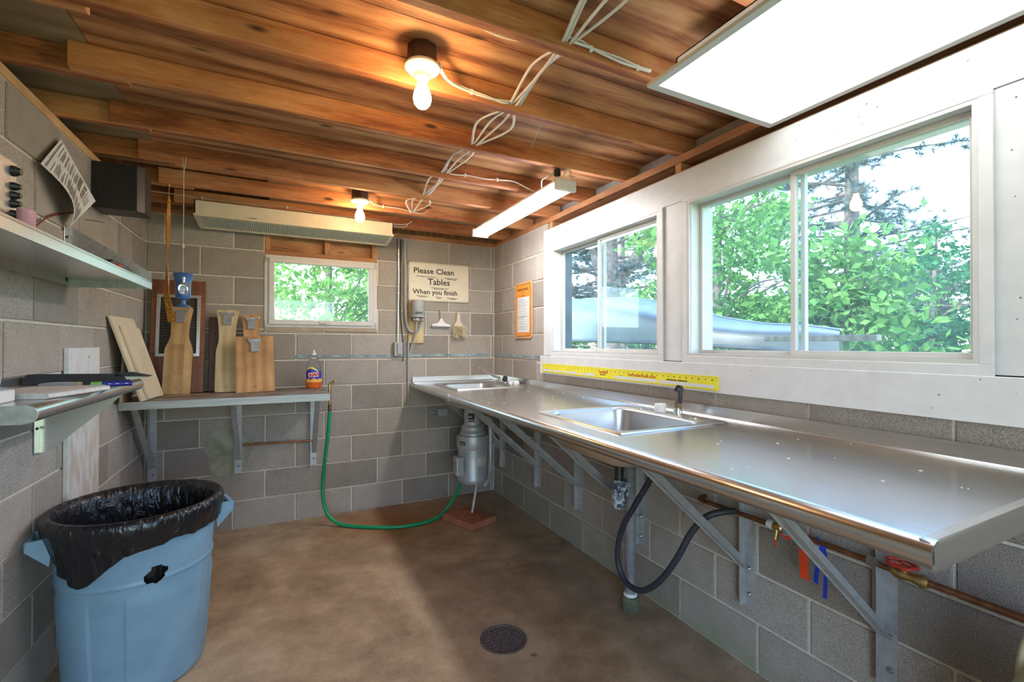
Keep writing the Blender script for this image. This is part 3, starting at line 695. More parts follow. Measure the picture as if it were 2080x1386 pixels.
G().lathe([(.027, .06), (.027, .90), (.026, .905)], seg=20).done('pipe', k, t, smooth=40)
G().lathe([(.044, .0), (.046, .05), (.044, .068), (.030, .07), (.028, .066)], seg=20).done('floor_collar', plain('mossy_collar', (.12, .13, .08), .9, 0, .4, 20), t, smooth=40)
G().lathe([(.033, .066), (.035, .072), (.030, .084), (.027, .084)], seg=20).done('sealant_ring', M_WPLAS, t, smooth=40)
g = G(); g.tube([(-.26, -2.335, .81), (-.27, -2.27, .70), (-.28, -2.20, .585), (-.285, -2.135, .48), (-.285, -2.095, .36), (-.28, -2.10, .265), (-.275, -2.16, .21), (-.265, -2.25, .225), (-.25, -2.34, .31), (-.225, -2.41, .43), (-.19, -2.455, .55), (-.15, -2.50, .625), (-.10, -2.54, .65), (-.055, -2.56, .652)], .0135, 12)
g.done('rubber_hose', M_RUBBER, smooth=60, label='black rubber hose looping below the near sink', cat='hose')
# water pipe with valves
t = thing('water_pipe', 'rusty copper water pipe with valves along the wall below the counter', 'pipe', None, (-.0535, -2.4, .65))
g = G(); g.cyl((0, .0, -.006), (0, -.33, .003), .010, seg=12); g.cyl((0, -.42, .003), (0, -1.9, .0), .0095, seg=12); g.tube([(0, .0, -.006), (.0, .02, -.004), (.03, .03, .0), (.05, .03, .0)], .010, 10); g.done('tube', M_COPPER, t, smooth=40)
g = G(); g.lathe([(.011, 0), (.016, -.004), (.016, -.03), (.019, -.035), (.019, -.06), (.014, -.065), (.014, -.095), (.017, -.1), (.017, -.115), (.011, -.12)], (0, -.30, .002), 10, ax='y'); g.cyl((-.01, -.345, .002), (-.02, -.345, -.04), .008); vb = g.done('ball_valve', M_BRASS, t, smooth=40)
G().lathe([(.0165, -.004), (.0165, -.027)], (0, -.30, .002), 12, ax='y').done('white_label', M_WPLAS, vb); G().lathe([(.0145, -.07), (.0145, -.082)], (0, -.30, .002), 12, ax='y').done('blue_tape', plain('blue_tape', (.1, .35, .6), .5), vb)
g = G(); g.lathe([(.012, .03), (.018, .02), (.018, -.0), (.014, -.01), (.016, -.03), (.02, -.045), (.014, -.06)], (0, -.735, .0), 12, ax='y'); g.cyl((0, -.735, .0), (-.015, -.735, .036), .011, .008); gv = g.done('gate_valve', M_BRASS, t, smooth=40)
g = G(); ri = []
for i in range(24):
    a = i/24*2*math.pi; ri.append(V((-.016, -.735, .036))+V((math.cos(a)*.024, math.sin(a)*.036*1.0, math.cos(a)*.004))*(1+.10*math.cos(5*a)))
g.tube(ri+[ri[0]], .0055, 8, smooth=False)
for a in (.3, 2.4, 4.5): g.cyl((-.016, -.735, .036), (-.016+math.cos(a)*.022, -.735+math.sin(a)*.033, .036), .004)
g.done('red_handwheel', plain('red_enamel', (.45, .03, .02), .4), gv, smooth=50)
g = G(); g.cyl((-.0, -.66, .002), (-.02, -.66, .012), .012, .014, 10); g.cyl((-.02, -.66, .012), (-.026, -.66, .016), .016, .016, 6); g.done('union_nut', M_STEELD, t)
def ribbon(label, mat, strips):
    g = G()
    for pts, wdt, ax in strips:
        P = [V(p) for p in pts]; rows = []
        for p in P: rows.append([p-V(ax)*wdt/2, p+V(ax)*wdt/2, p+V(ax)*wdt/2+V((.0012, 0, 0)), p-V(ax)*wdt/2+V((.0012, 0, 0))])
        g.ring(rows, True, True)
    g.done('marker_ribbon', mat, smooth=50, label=label, cat='ribbon', group='marker ribbons on the water pipe')
MR = plain('orange_ribbon', (.85, .07, .02), .45, 0, .1, 20); MBL = plain('blue_ribbon', (.01, .05, .50), .4, 0, .1, 20)
ribbon('short orange ribbon knotted round the ball valve', MR, [([(-.066, -2.752, .684), (-.070, -2.755, .66), (-.068, -2.75, .64), (-.070, -2.742, .60), (-.068, -2.738, .578)], .009, (0, .8, .4)), ([(-.063, -2.745, .688), (-.068, -2.77, .675), (-.064, -2.79, .636), (-.062, -2.81, .635)], .012, (0, .3, 1)), ([(-.066, -2.76, .634), (-.068, -2.79, .628), (-.062, -2.82, .638)], .008, (0, 0, 1))])
ribbon('wide orange ribbon hanging straight from the water pipe', MR, [([(-.060, -2.838, .667), (-.067, -2.845, .645), (-.075, -2.849, .60), (-.078, -2.853, .55), (-.077, -2.855, .512)], .030, (0, 1, .05)), ([(-.060, -2.825, .668), (-.062, -2.86, .658)], .014, (0, .2, 1))])
ribbon('two-tailed blue ribbon hanging from the water pipe', MBL, [([(-.060, -2.905, .652), (-.068, -2.905, .625), (-.074, -2.897, .58), (-.076, -2.893, .535), (-.075, -2.892, .515)], .015, (0, 1, .1)), ([(-.060, -2.908, .65), (-.067, -2.918, .62), (-.073, -2.924, .58), (-.074, -2.922, .51), (-.074, -2.921, .476)], .013, (0, 1, -.1)), ([(-.058, -2.885, .668), (-.062, -2.91, .645)], .014, (0, .3, 1))])
# pale jug at the near end
t = thing('plastic_jug', 'pale yellow plastic jug standing near the end of the counter', 'jug', None, (-.27, -3.545, 0))
g = G(); g.lathe([(.11, 0), (.125, .01), (.125, .56), (.118, .60), (.085, .665), (.035, .70), (.035, .72)], seg=28, sx=.9); g.done('body', plain('jug_plastic', (.62, .58, .36), .45, 0, .2, 8), t, smooth=40)
G().lathe([(.036, .705), (.04, .71), (.04, .74), (.0, .742)], seg=20).done('cap', M_WPLAS, t, smooth=40)
g = G(); g.tube([(0, .03, .71), (0, .08, .72), (0, .10, .67), (0, .105, .60)], .012, 8); g.done('handle', plain('jug_handle', (.6, .56, .34), .45), t, smooth=50)

# ------------------------------------------------------------------ floor drain
t = thing('floor_drain', 'round perforated iron floor drain set in the concrete', 'drain', None, (DR[0], DR[1], 0))
k = plain('drain_iron', (.15, .115, .11), .6, 0, .35, 60)
G().lathe([(.107, -.003), (.105, .001), (.096, .001), (.094, -.010), (.094, -.06), (.107, -.06)], seg=40, caps=False).done('rim', k, t, smooth=30)
g = G(); HR = .0062
def cell(border, c):
    n = len(border); o = [V((c[0]+HR*math.cos(math.atan2(p[1]-c[1], p[0]-c[0])), c[1]+HR*math.sin(math.atan2(p[1]-c[1], p[0]-c[0])), 0)) for p in border]
    lv = [[g.b.verts.new((p[0], p[1], z)) for p in border] for z in (-.002, -.008)]; hv = [[g.b.verts.new((p.x, p.y, z)) for p in o] for z in (-.002, -.008)]
    for i in range(n):
        k_ = (i+1) % n
        g.b.faces.new((lv[0][i], lv[0][k_], hv[0][k_], hv[0][i])); g.b.faces.new((hv[0][i], hv[0][k_], hv[1][k_], hv[1][i])); g.b.faces.new((lv[1][i], hv[1][i], hv[1][k_], lv[1][k_]))
pol = lambda r, a: (r*math.cos(a), r*math.sin(a))
cell([pol(.0115, i*math.pi/6) for i in range(12)], (0, 0))
for r0, r1, n_ in ((.0115, .033, 6), (.033, .0545, 12), (.0545, .075, 18), (.075, .0935, 22)):
    for i in range(n_):
        a0, a1 = 2*math.pi*i/n_, 2*math.pi*(i+1)/n_; am = (a0+a1)/2; rm = (r0+r1)/2; h4 = (a1-a0)/4
        cell([pol(r0, a0), pol(rm, a0), pol(r1, a0), pol(r1, a0+h4), pol(r1, am), pol(r1, am+h4), pol(r1, a1), pol(rm, a1), pol(r0, a1), pol(r0, am+h4), pol(r0, am), pol(r0, a0+h4)], pol(rm, am))
bmesh.ops.remove_doubles(g.b, verts=g.b.verts[:], dist=.00001)
g.done('grate', k, t)
G().lathe([(.0935, -.010), (.0935, -.06), (.0, -.061)], seg=24, caps=False).done('sump', k, t)

# ------------------------------------------------------------------ back shelf and what stands on it
SZ = 1.010; SF = -.565
t = thing('back_shelf', 'grey steel shelf on brackets along the back wall left of the hose', 'shelf')
MSH = m_steel('shelf_steel', (.42, .42, .42), .5, (4, 60, 60), .15)
MST = N('shelf_top_stain'); MST.set(MST.ramp(MST.noise(MST.pos(), 7, 4), [(.35, (.20, .14, .09)), (.65, (.36, .33, .30))]), .55, .3); MST = MST.m
G().box((-2.566, SF+.004, SZ-.006), (-1.462, -.003, SZ), .001).done('top', MST, t)
G().prism([(SF, SZ-.001), (SF+.004, SZ+.0003), (SF+.006, SZ-.006), (SF+.005, SZ-.042), (SF+.02, SZ-.045), (SF+.02, SZ-.048), (SF, SZ-.046)], 'x', -2.566, -1.462).done('front_lip', MSH, t)
G().prism([(-1.464, SZ), (-1.455, SZ-.006), (-1.455, SZ-.046), (-1.464, SZ-.046)], 'y', SF+.004, -.003).done('end_lip', MSH, t)
for x, lb in ((-2.525, 'in the corner below the cream cutting boards'), (-2.027, 'beside the round cement patch'), (-1.53, 'next to the green hose')):
    angle_bracket('shelf_bracket', 'angle-iron bracket under the back shelf '+lb, 'brackets under the back shelf', M_GALV, 'y0', x, SZ-.007, .50, .408, .525)
g = G(); g.cyl((-2.0, -.028, .613), (-1.74, -.028, .606), .0085); g.cyl((-1.74, -.028, .606), (-1.53, -.028, .600), .0095); g.done('short_pipe', M_COPPER, smooth=40, label='short rusty pipe between two shelf brackets', cat='pipe')
M_JAW = plain('dull_zinc', (.30, .31, .33), .38, .35, .2, 25)
def paddle(name, label, x, yb, w0, wneck, h, hneck, tilt, mat, lean=.0, head=None, groove=True, th=.018, grp='fish cleaning boards', clamp_w=.085, square=False):
    """board standing on the shelf leaning back against the wall; tilt= top moves to +y, lean = top moves along x"""
    t = thing(name, label, 'board', grp, (x, yb, SZ+.001))
    hw = w0/2; hn = wneck/2; hd = (head or w0*.75)/2
    if square: pts = [(-hw, 0), (hw, 0), (hw*.98, h), (-hw*.98, h)]
    else:
        R_ = [(hw*.96, 0), (hw, .02), (hw, hneck*.72)]
        for i in range(7):
            s_ = i/6; e = s_*s_*(3-2*s_); R_.append((hw+(hn-hw)*e, hneck*.74+(hneck*1.02-hneck*.74)*s_))
        for i in range(5):
            s_ = i/4; R_.append((hn+(hd-hn)*s_*s_, hneck*1.04+(h-hneck*1.04-.012)*s_))
        R_.append((hd-.006, h)); pts = R_+[(-a, b_) for a, b_ in reversed(R_)]
    rot = Matrix.Rotation(-tilt, 4, 'X') @ Matrix.Rotation(lean, 4, 'Y')
    def put(g, n, m, par=None, smooth=None): g.xf(rot); return g.done(n, m, par or t, smooth=smooth)
    put(G().prism(pts, 'y', -th, 0), 'board', mat)
    if groove:
        g = G()
        for i in range(10):
            xx_ = -hw*.42+i*hw*.84/9; g.box((xx_-.0016, -th-.003, h*.22), (xx_+.0016, -th+.002, hneck*.86))
        put(g, 'grooves', mat)
    cw = clamp_w; zt = h-.022
    g = G(); g.prism([(-cw*.5, zt), (cw*.5, zt), (cw*.42, zt-.014), (cw*.28, zt-.026), (cw*.27, zt-.085), (-cw*.27, zt-.085), (-cw*.28, zt-.026), (-cw*.42, zt-.014)], 'y', -th-.016, -th-.004)
    c_ = put(g, 'clamp_jaw', M_JAW)
    g = G(); g.tube([(-cw*.62, -th-.004, zt+.004), (-cw*.3, -th-.012, zt-.004), (cw*.3, -th-.012, zt-.004), (cw*.62, -th-.004, zt+.004)], .0035, 8); put(g, 'clamp_spring', M_CHROME, c_, 50)
    put(G().lathe([(.004, 0), (.0, -.001)], (0, -th-.0003, .035), 10, ax='y'), 'painted_nail_hole', M_BLACKM)  # flat black disc, the shade of a nail hole put in as colour
    return t
MW1 = wood('board_oak', (.36, .19, .07), (.55, .33, .14), (.66, .43, .20), 'z', .6, False)
MW2 = wood('board_pale', (.46, .33, .17), (.64, .49, .28), (.72, .58, .36), 'z', .6, False)
MW3 = wood('board_cedar', (.36, .16, .055), (.56, .30, .12), (.66, .40, .18), 'z', .6, True)
paddle('cleaning_board', 'brown grooved paddle board with a stained foot in front of the screen panel', -2.363, -.195, .152, .098, .585, .385, .17, MW1, .02, .130)
paddle('cleaning_board', 'pale grooved paddle board beside the square board', -2.088, -.185, .128, .098, .575, .36, .20, MW2, .0, .134)
paddle('cleaning_board', 'orange-brown paddle board half hidden behind the square board', -1.945, -.125, .16, .095, .545, .34, .16, MW3, .0, .125)
paddle('cleaning_board', 'square orange-brown cleaning board with a single metal clamp', -1.905, -.245, .232, .1, .385, .2, .14, MW3, -.03, square=True, groove=False)
g = G(); g.box((-.07, -.016, 0), (.07, 0, .52), .003); g.xf(Matrix.Translation((-2.135, -.075, SZ+.001)) @ Matrix.Rotation(-.10, 4, 'X')); g.done('dark_board', wood('dark_stained', (.045, .015, .008), (.10, .035, .018), (.15, .06, .03), 'z', .5, False), label='dark brown board leaning behind the pale paddle board', cat='board')
t = thing('screen_panel', 'red-brown wooden panel with aluminium framed screen leaning on the back wall', 'panel', None, (-2.372, -.118, SZ+.001))
R_ = Matrix.Rotation(-.105, 4, 'X')
MRB = wood('red_brown_stain', (.12, .035, .015), (.22, .075, .03), (.30, .11, .045), 'z', .45, False)
g = G()
for r in sub_rects((-.152, 0, .150, .765), [(-.103, .265, .103, .645)]): g.box((r[0], -.02, r[1]), (r[2], 0, r[3]), .003)
g.xf(R_); g.done('wood_frame', MRB, t)
g = G()
for r in sub_rects((-.122, .245, .122, .665), [(-.102, .265, .102, .645)]): g.box((r[0], -.025, r[1]), (r[2], -.0203, r[3]), .001)
g.xf(R_); al = g.done('screen_frame', M_STEELX, t)
g = G(); g.box((-.103, -.012, .265), (.103, -.010, .645)); g.xf(R_)
k = N('screen_mesh'); ch = k.new('ShaderNodeTexBrick'); k.link(k.pos((1, 1, 1)), ch.inputs[0]); ch.inputs['Scale'].default_value = 120; ch.inputs['Color1'].default_value = (.02, .015, .012, 1); ch.inputs['Color2'].default_value = (.03, .02, .015, 1); ch.inputs['Mortar'].default_value = (.12, .10, .09, 1); k.set(ch.outputs[0], .7); g.done('screen', k.m, t)
for x_, z_ in ((-.112, .30), (-.112, .455), (-.112, .61), (.112, .30), (.112, .455), (.112, .61)):
    g = G(); g.lathe([(.004, 0), (.003, -.002), (.0, -.002)], (x_, -.0252, z_), 8, ax='y'); g.xf(R_); g.done('screw', M_STEELD, al)
# cutting boards leaning on the left wall
def slab(label, pts, th, mat, name='cutting_board'):
    P = [V(p) for p in pts]; n = (P[1]-P[0]).cross(P[3]-P[0]).normalized(); g = G()
    if n.x < 0: n = -n
    lo = [g.b.verts.new(p) for p in P]; hi = [g.b.verts.new(p+n*th) for p in P]
    for i in range(4): g.b.faces.new((lo[i], lo[(i+1) % 4], hi[(i+1) % 4], hi[i]))
    g.b.faces.new(lo); g.b.faces.new(hi)
    bmesh.ops.bevel(g.b, geom=g.b.edges[:], offset=.004, segments=2, affect='EDGES')
    g.done(name, mat, smooth=40, label=label, cat='cutting board', group='cutting boards leaning on the left wall')
MPOLY = plain('cream_poly', (.66, .56, .40), .45, 0, .08, 8)
A0, BV, UP = V((-2.462, -.60, SZ+.002)), V((.024, .33, 0)), V((-.102, -.165, .476)); NB = BV.cross(UP).normalized()
NB = NB if NB.x > 0 else -NB
onb = lambda u, v, d=0: A0+BV*u+UP*v+NB*d
slab('large cream plastic cutting board leaning against the left wall', [onb(0, 0), onb(1, 0), onb(1, 1), onb(0, 1)], .012, MPOLY)
slab('smaller cream cutting board resting on the large one', [onb(.22, .01, .0118), onb(1.02, .0, .0118), onb(.98, .88, .0118), onb(.2, .9, .0118)], .012, plain('cream_poly2', (.68, .57, .39), .45, 0, .08, 8))
g = G(); g.box((0, 0, 0), (.012, .20, .32), .003); g.xf(Matrix.Translation((-2.55, -.62, SZ+.001)) @ Matrix.Rotation(.05, 4, 'Y')); g.done('plywood_scrap', M_PLYG, label='brown plywood scrap behind the cream cutting boards', cat='board')
g = G(); g.box((-.13, -.05, 0), (.13, .05, .003), .001); g.xf(Matrix.Translation((-2.30, -.28, SZ+.001)) @ Matrix.Rotation(.06, 4, 'Z')); g.done('thin_scrap', M_PLYG, label='thin flat wood scrap lying in front of the brown paddle board', cat='scrap')
# soap bottle
t = thing('soap_bottle', 'clear dish soap bottle with orange soap and blue label on the back shelf', 'bottle', None, (-1.535, -.135, SZ+.001))
prof = [(.044, 0), (.052, .008), (.056, .03), (.056, .10), (.05, .15), (.038, .20), (.02, .235), (.0135, .245), (.0135, .255)]
G().lathe(prof, seg=32, sy=.6).done('bottle', m_clear('clear_plastic', (.97, .97, .97), .08, 1.15), t, smooth=50)
G().lathe([(.0, .003), (.043, .003), (.0505, .010), (.0545, .03), (.0545, .064), (.0, .064)], seg=32, sy=.58, caps=False).done('orange_soap', N('orange_soap').set((.85, .16, .02), .15).m, t, smooth=40)
def bl_label(z0, z1, a0, a1, mat, rr=1.012, name='label', fn=None):
    g = G(); rows = []
    def rad(z):
        for (r0, h0), (r1, h1) in zip(prof, prof[1:]):
            if h0 <= z <= h1: return r0+(r1-r0)*(z-h0)/(h1-h0)
        return .03
    for j in range(7):
        z = z0+(z1-z0)*j/6; row = []
        for i in range(13):
            a = a0+(a1-a0)*i/12; zz_ = z if fn is None else fn(i/12, j/6, z)
            row.append(V((rad(zz_)*rr*math.cos(a), rad(zz_)*rr*.6*math.sin(a), zz_)))
        rows.append(row)
    g.ring(rows, False, False); return g.done(name, mat, t, smooth=60)
bl_label(.052, .152, D(200), D(340), plain('label_blue', (.03, .03, .36), .4), 1.012, fn=lambda u, v, z: .052+(.075+.03*math.sin(math.pi*min(1, u*1.15)))*v)
bl_label(.045, .075, D(202), D(338), plain('label_orange', (.85, .42, .06), .4), 1.02, 'label_fruit', fn=lambda u, v, z: .047+(.018+.010*abs(math.sin(3*math.pi*u)))*v)
bl_label(.13, .15, D(205), D(300), plain('label_yellow', (.75, .70, .08), .4), 1.02, 'label_band', fn=lambda u, v, z: .118+.03*math.sin(math.pi*min(1, u*.8+.15))+.012*v)
bl_label(.085, .117, D(226), D(306), plain('label_pink', (.82, .62, .66), .4), 1.022, 'label_panel', fn=lambda u, v, z: .083+.006*u+.034*v)
text('AJAX', .036, (-.036, -.0368, .089), V((1, -.03, .10)), (0, 0, 1), M_REDINK, t, bold=.0012, shear=.12, squash=.86, depth=.003)
G().lathe([(.016, .25), (.016, .262), (.009, .266), (.0075, .28), (.009, .285), (.0, .288)], seg=18).done('cap', M_WPLAS, t, smooth=40)
# tap and green hose
t = thing('hose_bib', 'small brass hose tap at the right end of the back shelf', 'tap', None, (-1.437, -.30, SZ))
g = G(); g.tube([(0, 0, -.14), (0, 0, -.04), (.0, 0, .03), (.004, 0, .05)], [.009, .010, .010, .009], 10); g.cyl((0, -.0, .045), (.035, -.012, .062), .009, .007); g.cyl((.034, -.012, .055), (.036, -.012, .072), .011, .011, 10); g.done('body', M_BRASS, t, smooth=40)
g = G(); g.lathe([(.0125, 0), (.0125, -.05), (.011, -.052)], (0, 0, -.105), 12); g.done('coupling', plain('rusty_brass', (.16, .09, .05), .6, .4, .4, 40), t, smooth=30)
g = G(); g.tube([(-1.437, -.30, SZ-.150), (-1.445, -.285, .70), (-1.462, -.24, .50), (-1.475, -.20, .30), (-1.465, -.20, .16), (-1.43, -.23, .07), (-1.35, -.29, .018), (-1.2, -.40, .0135), (-1.0, -.50, .0135), (-.80, -.51, .0135), (-.66, -.46, .025), (-.565, -.42, .09), (-.52, -.46, .19), (-.50, -.52, .30)], .0125, 12, sub=8)
g.done('garden_hose', plain('green_hose', (.005, .30, .115), .35, 0, .08, 30), smooth=60, label='green garden hose curling over the floor to the disposer', cat='hose')
# hanging things by the left corner
t = thing('hanging_scale', 'blue hourglass-shaped hand scale hanging on a cord from a joist', 'scale', None, (-2.195, -1.012, 1.425))
MBLU = N('blue_glaze'); MBLU.set(MBLU.ramp(MBLU.noise(MBLU.pos(), 18, 3), [(.36, (.03, .075, .24)), (.55, (.055, .13, .36)), (.68, (.12, .15, .10))]), .3); MBLU = MBLU.m
G().lathe([(.022, .272), (.041, .276), (.045, .268), (.038, .250), (.033, .225), (.032, .185), (.034, .16), (.028, .146), (.012, .14), (.010, .128), (.014, .118), (.032, .110), (.034, .104), (.0, .102)], seg=28).done('body', MBLU, t, smooth=40)
G().lathe([(.014, .0), (.013, -.005), (.018, -.006), (.022, -.003), (.022, .0)], (.004, -.031, .195), 20, ax='y', sx=1.35).done('bezel', M_CHROME, t, smooth=40)
G().lathe([(.0135, -.002), (.0, -.003)], (.004, -.031, .195), 20, ax='y', sx=1.35, caps=False).done('display', plain('pale_blue_glass', (.35, .5, .65), .2), t)
for i, z in enumerate((.250, .239, .230)): G().lathe([(.0075-.0012*i, .0), (.0075-.0012*i, -.003), (.0, -.0035)], (.008, -.036, z), 12, ax='y').done('button', M_CHROME, t, smooth=40)
g = G(); g.cyl((0, 0, .270), (0, 0, JB-1.425-.06), .0012, seg=6); g.cyl((0, 0, JB-1.425-.06), (-.008, .006, JB-1.425+.03), .0012, seg=6); g.cyl((0, 0, JB-1.425-.06), (.008, .006, JB-1.425+.03), .0012, seg=6); g.done('cord', M_CABLE, t)
G().lathe([(.0, .408), (.005, .41), (.005, .42), (.0, .422)], seg=8).done('cord_bead', M_WPLAS, t)
t = thing('fly_strip', 'amber sticky fly strip hanging from a joist in the left corner', 'fly strip', None, (-2.337, -.579, JB))
MAMB = N('amber_glue'); MAMB.set(MAMB.ramp(MAMB.noise(MAMB.pos((1, 1, 1)), 120, 2), [(.4, (.28, .10, .008)), (.62, (.42, .18, .02)), (.72, (.85, .6, .25))]), .18); MAMB = MAMB.m
g = G(); rows = []
for i in range(40):
    s_ = i/39; z = -.075-s_*.73; a = .5+s_*2.6; wv = .006+.013*min(1, s_*3); ox = -.012*s_+(.03*max(0, s_-.78)/.22 if s_ > .78 else 0)
    d = V((math.cos(a)*wv, math.sin(a)*wv, 0)); nrm = V((-math.sin(a), math.cos(a), 0))*.002; c_ = V((ox, 0, z)); rows.append([c_-d-nrm, c_+d-nrm, c_+d+nrm, c_-d+nrm])
g.ring(rows, True, True); g.done('sticky_strip', MAMB, t, smooth=60)
g = G(); g.cyl((0, 0, -.08), (0, 0, 0), .0022, seg=6); g.lathe([(.005, -.012), (.007, -.004), (.0, .001)], (0, 0, 0), 8); g.done('pin', M_BRASS, t)

# ------------------------------------------------------------------ left wall: shelves
UF, UE, UN, UZ = -2.277, -1.226, -2.48, 1.624
t = thing('wall_shelf', 'upper stainless wall shelf with triangular end plate above the steel ledge', 'shelf')
G().box((WX+.001, UN, UZ-.004), (UF+.002, UE, UZ)).done('deck', M_STEEL, t)
G().box((UF-.003, UN, UZ-.033), (UF, UE, UZ+.004), .001).done('front_fascia', M_STEELX, t)
G().box((WX+.001, UN, UZ-.030), (WX+.004, UE, UZ-.004)).done('wall_flange', M_STEELD, t)
g = G(); g.prism([(WX+.004, 1.587), (UF-.002, 1.593), (UF-.002, 1.668), (WX+.004, 1.852)], 'y', UE-.0025, UE); g.done('end_plate', M_STEELD, t)
G().box((WX+.001, UE-.045, 1.60), (WX+.0035, UE, 1.852), .0008).done('end_flange', M_CHROME, t)
for z in (1.80, 1.615): G().lathe([(.006, 0), (.004, .004), (.0, .004)], (WX+.0035, UE-.022, z), 8, ax='x').done('screw', M_DARK, t)
LF, LE, LN, LZ = -2.25, -1.47, -2.37, 1.197
t = thing('wall_ledge', 'lower steel wall ledge with rolled nose above the trash can', 'shelf')
G().box((WX+.012, LN, LZ-.003), (LF-.022, LE, LZ)).done('deck', M_STEEL, t)
pf = [(LF-.022, LZ)]+[(LF-.022+.022*math.sin(a), LZ-.022+.022*math.cos(a)) for a in [i*math.pi/12 for i in range(1, 12)]]+[(LF-.03, LZ-.046), (LF-.03, LZ-.042)]+[(LF-.022+.018*math.sin(a), LZ-.022+.018*math.cos(a)) for a in [i*math.pi/12 for i in range(11, 0, -1)]]+[(LF-.022, LZ-.004)]
G().prism(pf, 'y', LN, LE).done('rolled_nose', M_STEEL, t, smooth=30)
G().prism([(LF-.022, LZ), (WX+.012, LZ), (WX+.012, LZ-.04), (LF-.03, LZ-.045), (LF-.006, LZ-.038), (LF, LZ-.022), (LF-.006, LZ-.007)], 'y', LN-.002, LN).done('end_cap', M_STEELD, t)
G().box((WX+.001, LN, LZ-.003), (WX+.012, LE, LZ+.028), .002).done('backsplash', M_STEELX, t)
g = G(); g.prism([(WX+.004, .925), (WX+.03, .925), (LF-.06, LZ-.055), (LF-.06, LZ-.01), (WX+.004, LZ-.01)], 'y', LE-.006, LE-.003); g.done('gusset', M_STEELX, t)
G().box((WX+.001, LE-.045, .922), (WX+.0038, LE-.003, LZ-.006), .0008).done('gusset_flange', M_STEELX, t)
G().lathe([(.006, 0), (.004, .004), (.0, .004)], (WX+.0038, LE-.025, 1.02), 8, ax='x').done('screw', M_DARK, t)
# things on the ledge
z = LZ+.0008
MPAP = plain('paper_white', (.68, .68, .67), .7, 0, .04, 30)
g = G(); g.box((-2.53, -2.40, z), (-2.335, -2.255, z+.030), .003); g.done('paper_stack', MPAP, label='white block of paper lying flat on the ledge', cat='paper')
g = G(); g.box((-2.53, -2.40, z+.031), (-2.35, -2.268, z+.075), .018, 3); g.done('white_pouch', plain('pouch_white', (.66, .67, .68), .5, 0, .06, 15), label='rounded white bag on top of the paper block', cat='bag')
g = G(); g.prism([(-2.25, z), (-2.243, z+.003), (-2.245, z+.013), (-2.262, z+.016), (-2.45, z+.014), (-2.45, z)], 'y', -2.23, -1.985); g.xf(Matrix.Translation((-2.3, -2.1, 0)) @ Matrix.Rotation(-.25, 4, 'Z') @ Matrix.Translation((2.3, 2.1, 0))); g.done('newspaper', plain('newsprint', (.60, .58, .55), .8, 0, .15, 70), label='folded newspaper lying on the ledge', cat='newspaper')
t = thing('poster_sleeve', 'long black sleeve with papers in its end lying along the ledge', 'sleeve', None, (-2.40, -1.70, z))
g = G(); g.prism([(-.155, 0), (.130, 0), (.135, .012), (.12, .030), (-.145, .034), (-.16, .018)], 'y', .05, .10); g.xf(Matrix.Rotation(-.06, 4, 'Z')); g.done('sleeve', M_BLACKM, t)
g = G(); g.prism([(.09, .004), (.195, .016), (.20, .019), (.12, .022)], 'y', .055, .095); g.xf(Matrix.Rotation(-.06, 4, 'Z')); g.done('papers', plain('green_paper', (.55, .62, .50), .7), t)
g = G(); g.prism([(.10, .022), (.205, .020), (.14, .036), (.10, .034)], 'y', .05, .10); g.xf(Matrix.Rotation(-.06, 4, 'Z')); g.done('flap', M_BLACKM, t)
t = thing('marker_pen', 'green and blue marker lying on the ledge in front of the sleeve', 'marker', None, (-2.30, -1.875, z+.0095))
d_ = V((.99, .10, 0)).normalized(); q0 = V((0, 0, 0))
G().cyl(q0, q0+d_*.028, .0088).done('green_end', plain('lime', (.22, .50, .10), .4), t, smooth=40); mkb = G().cyl(q0+d_*.028, q0+d_*.105, .0088).done('blue_barrel', plain('deep_blue', (.02, .02, .30), .35), t, smooth=40)
for o_ in (.045, .065, .088): G().cyl(q0+d_*o_+V((0, -.0088, .001)), q0+d_*(o_+.008)+V((0, -.0088, .001)), .0012, seg=6).done('print_mark', M_WPLAS, mkb)
t = thing('folding_knife', 'grey tool with tan ring end lying on the ledge', 'tool', None, (-2.36, -1.86, z+.0095))
g = G(); g.tube([(-.075, .01, 0), (-.045, .004, .001), (0, -.002, .001), (.022, -.006, 0)], [.006, .0095, .0095, .009], 10); g.done('handle', M_GREYP, t, smooth=50)
g = G(); g.lathe([(.0098, 0), (.0105, .004), (.0085, .012), (.006, .012), (.006, 0)], (.022, -.006, 0), 14, ax='x'); g.done('ring_end', plain('tan_plastic', (.45, .34, .20), .5), t, smooth=40)
g = G(); g.lathe([(.013, .0), (.014, .006), (.010, .012), (.0, .013)], (-2.435, -1.80, z), 14); g.done('small_cap', plain('amber_cap', (.45, .34, .16), .4), smooth=40, label='small tan cap beside the grey tool on the ledge', cat='cap')
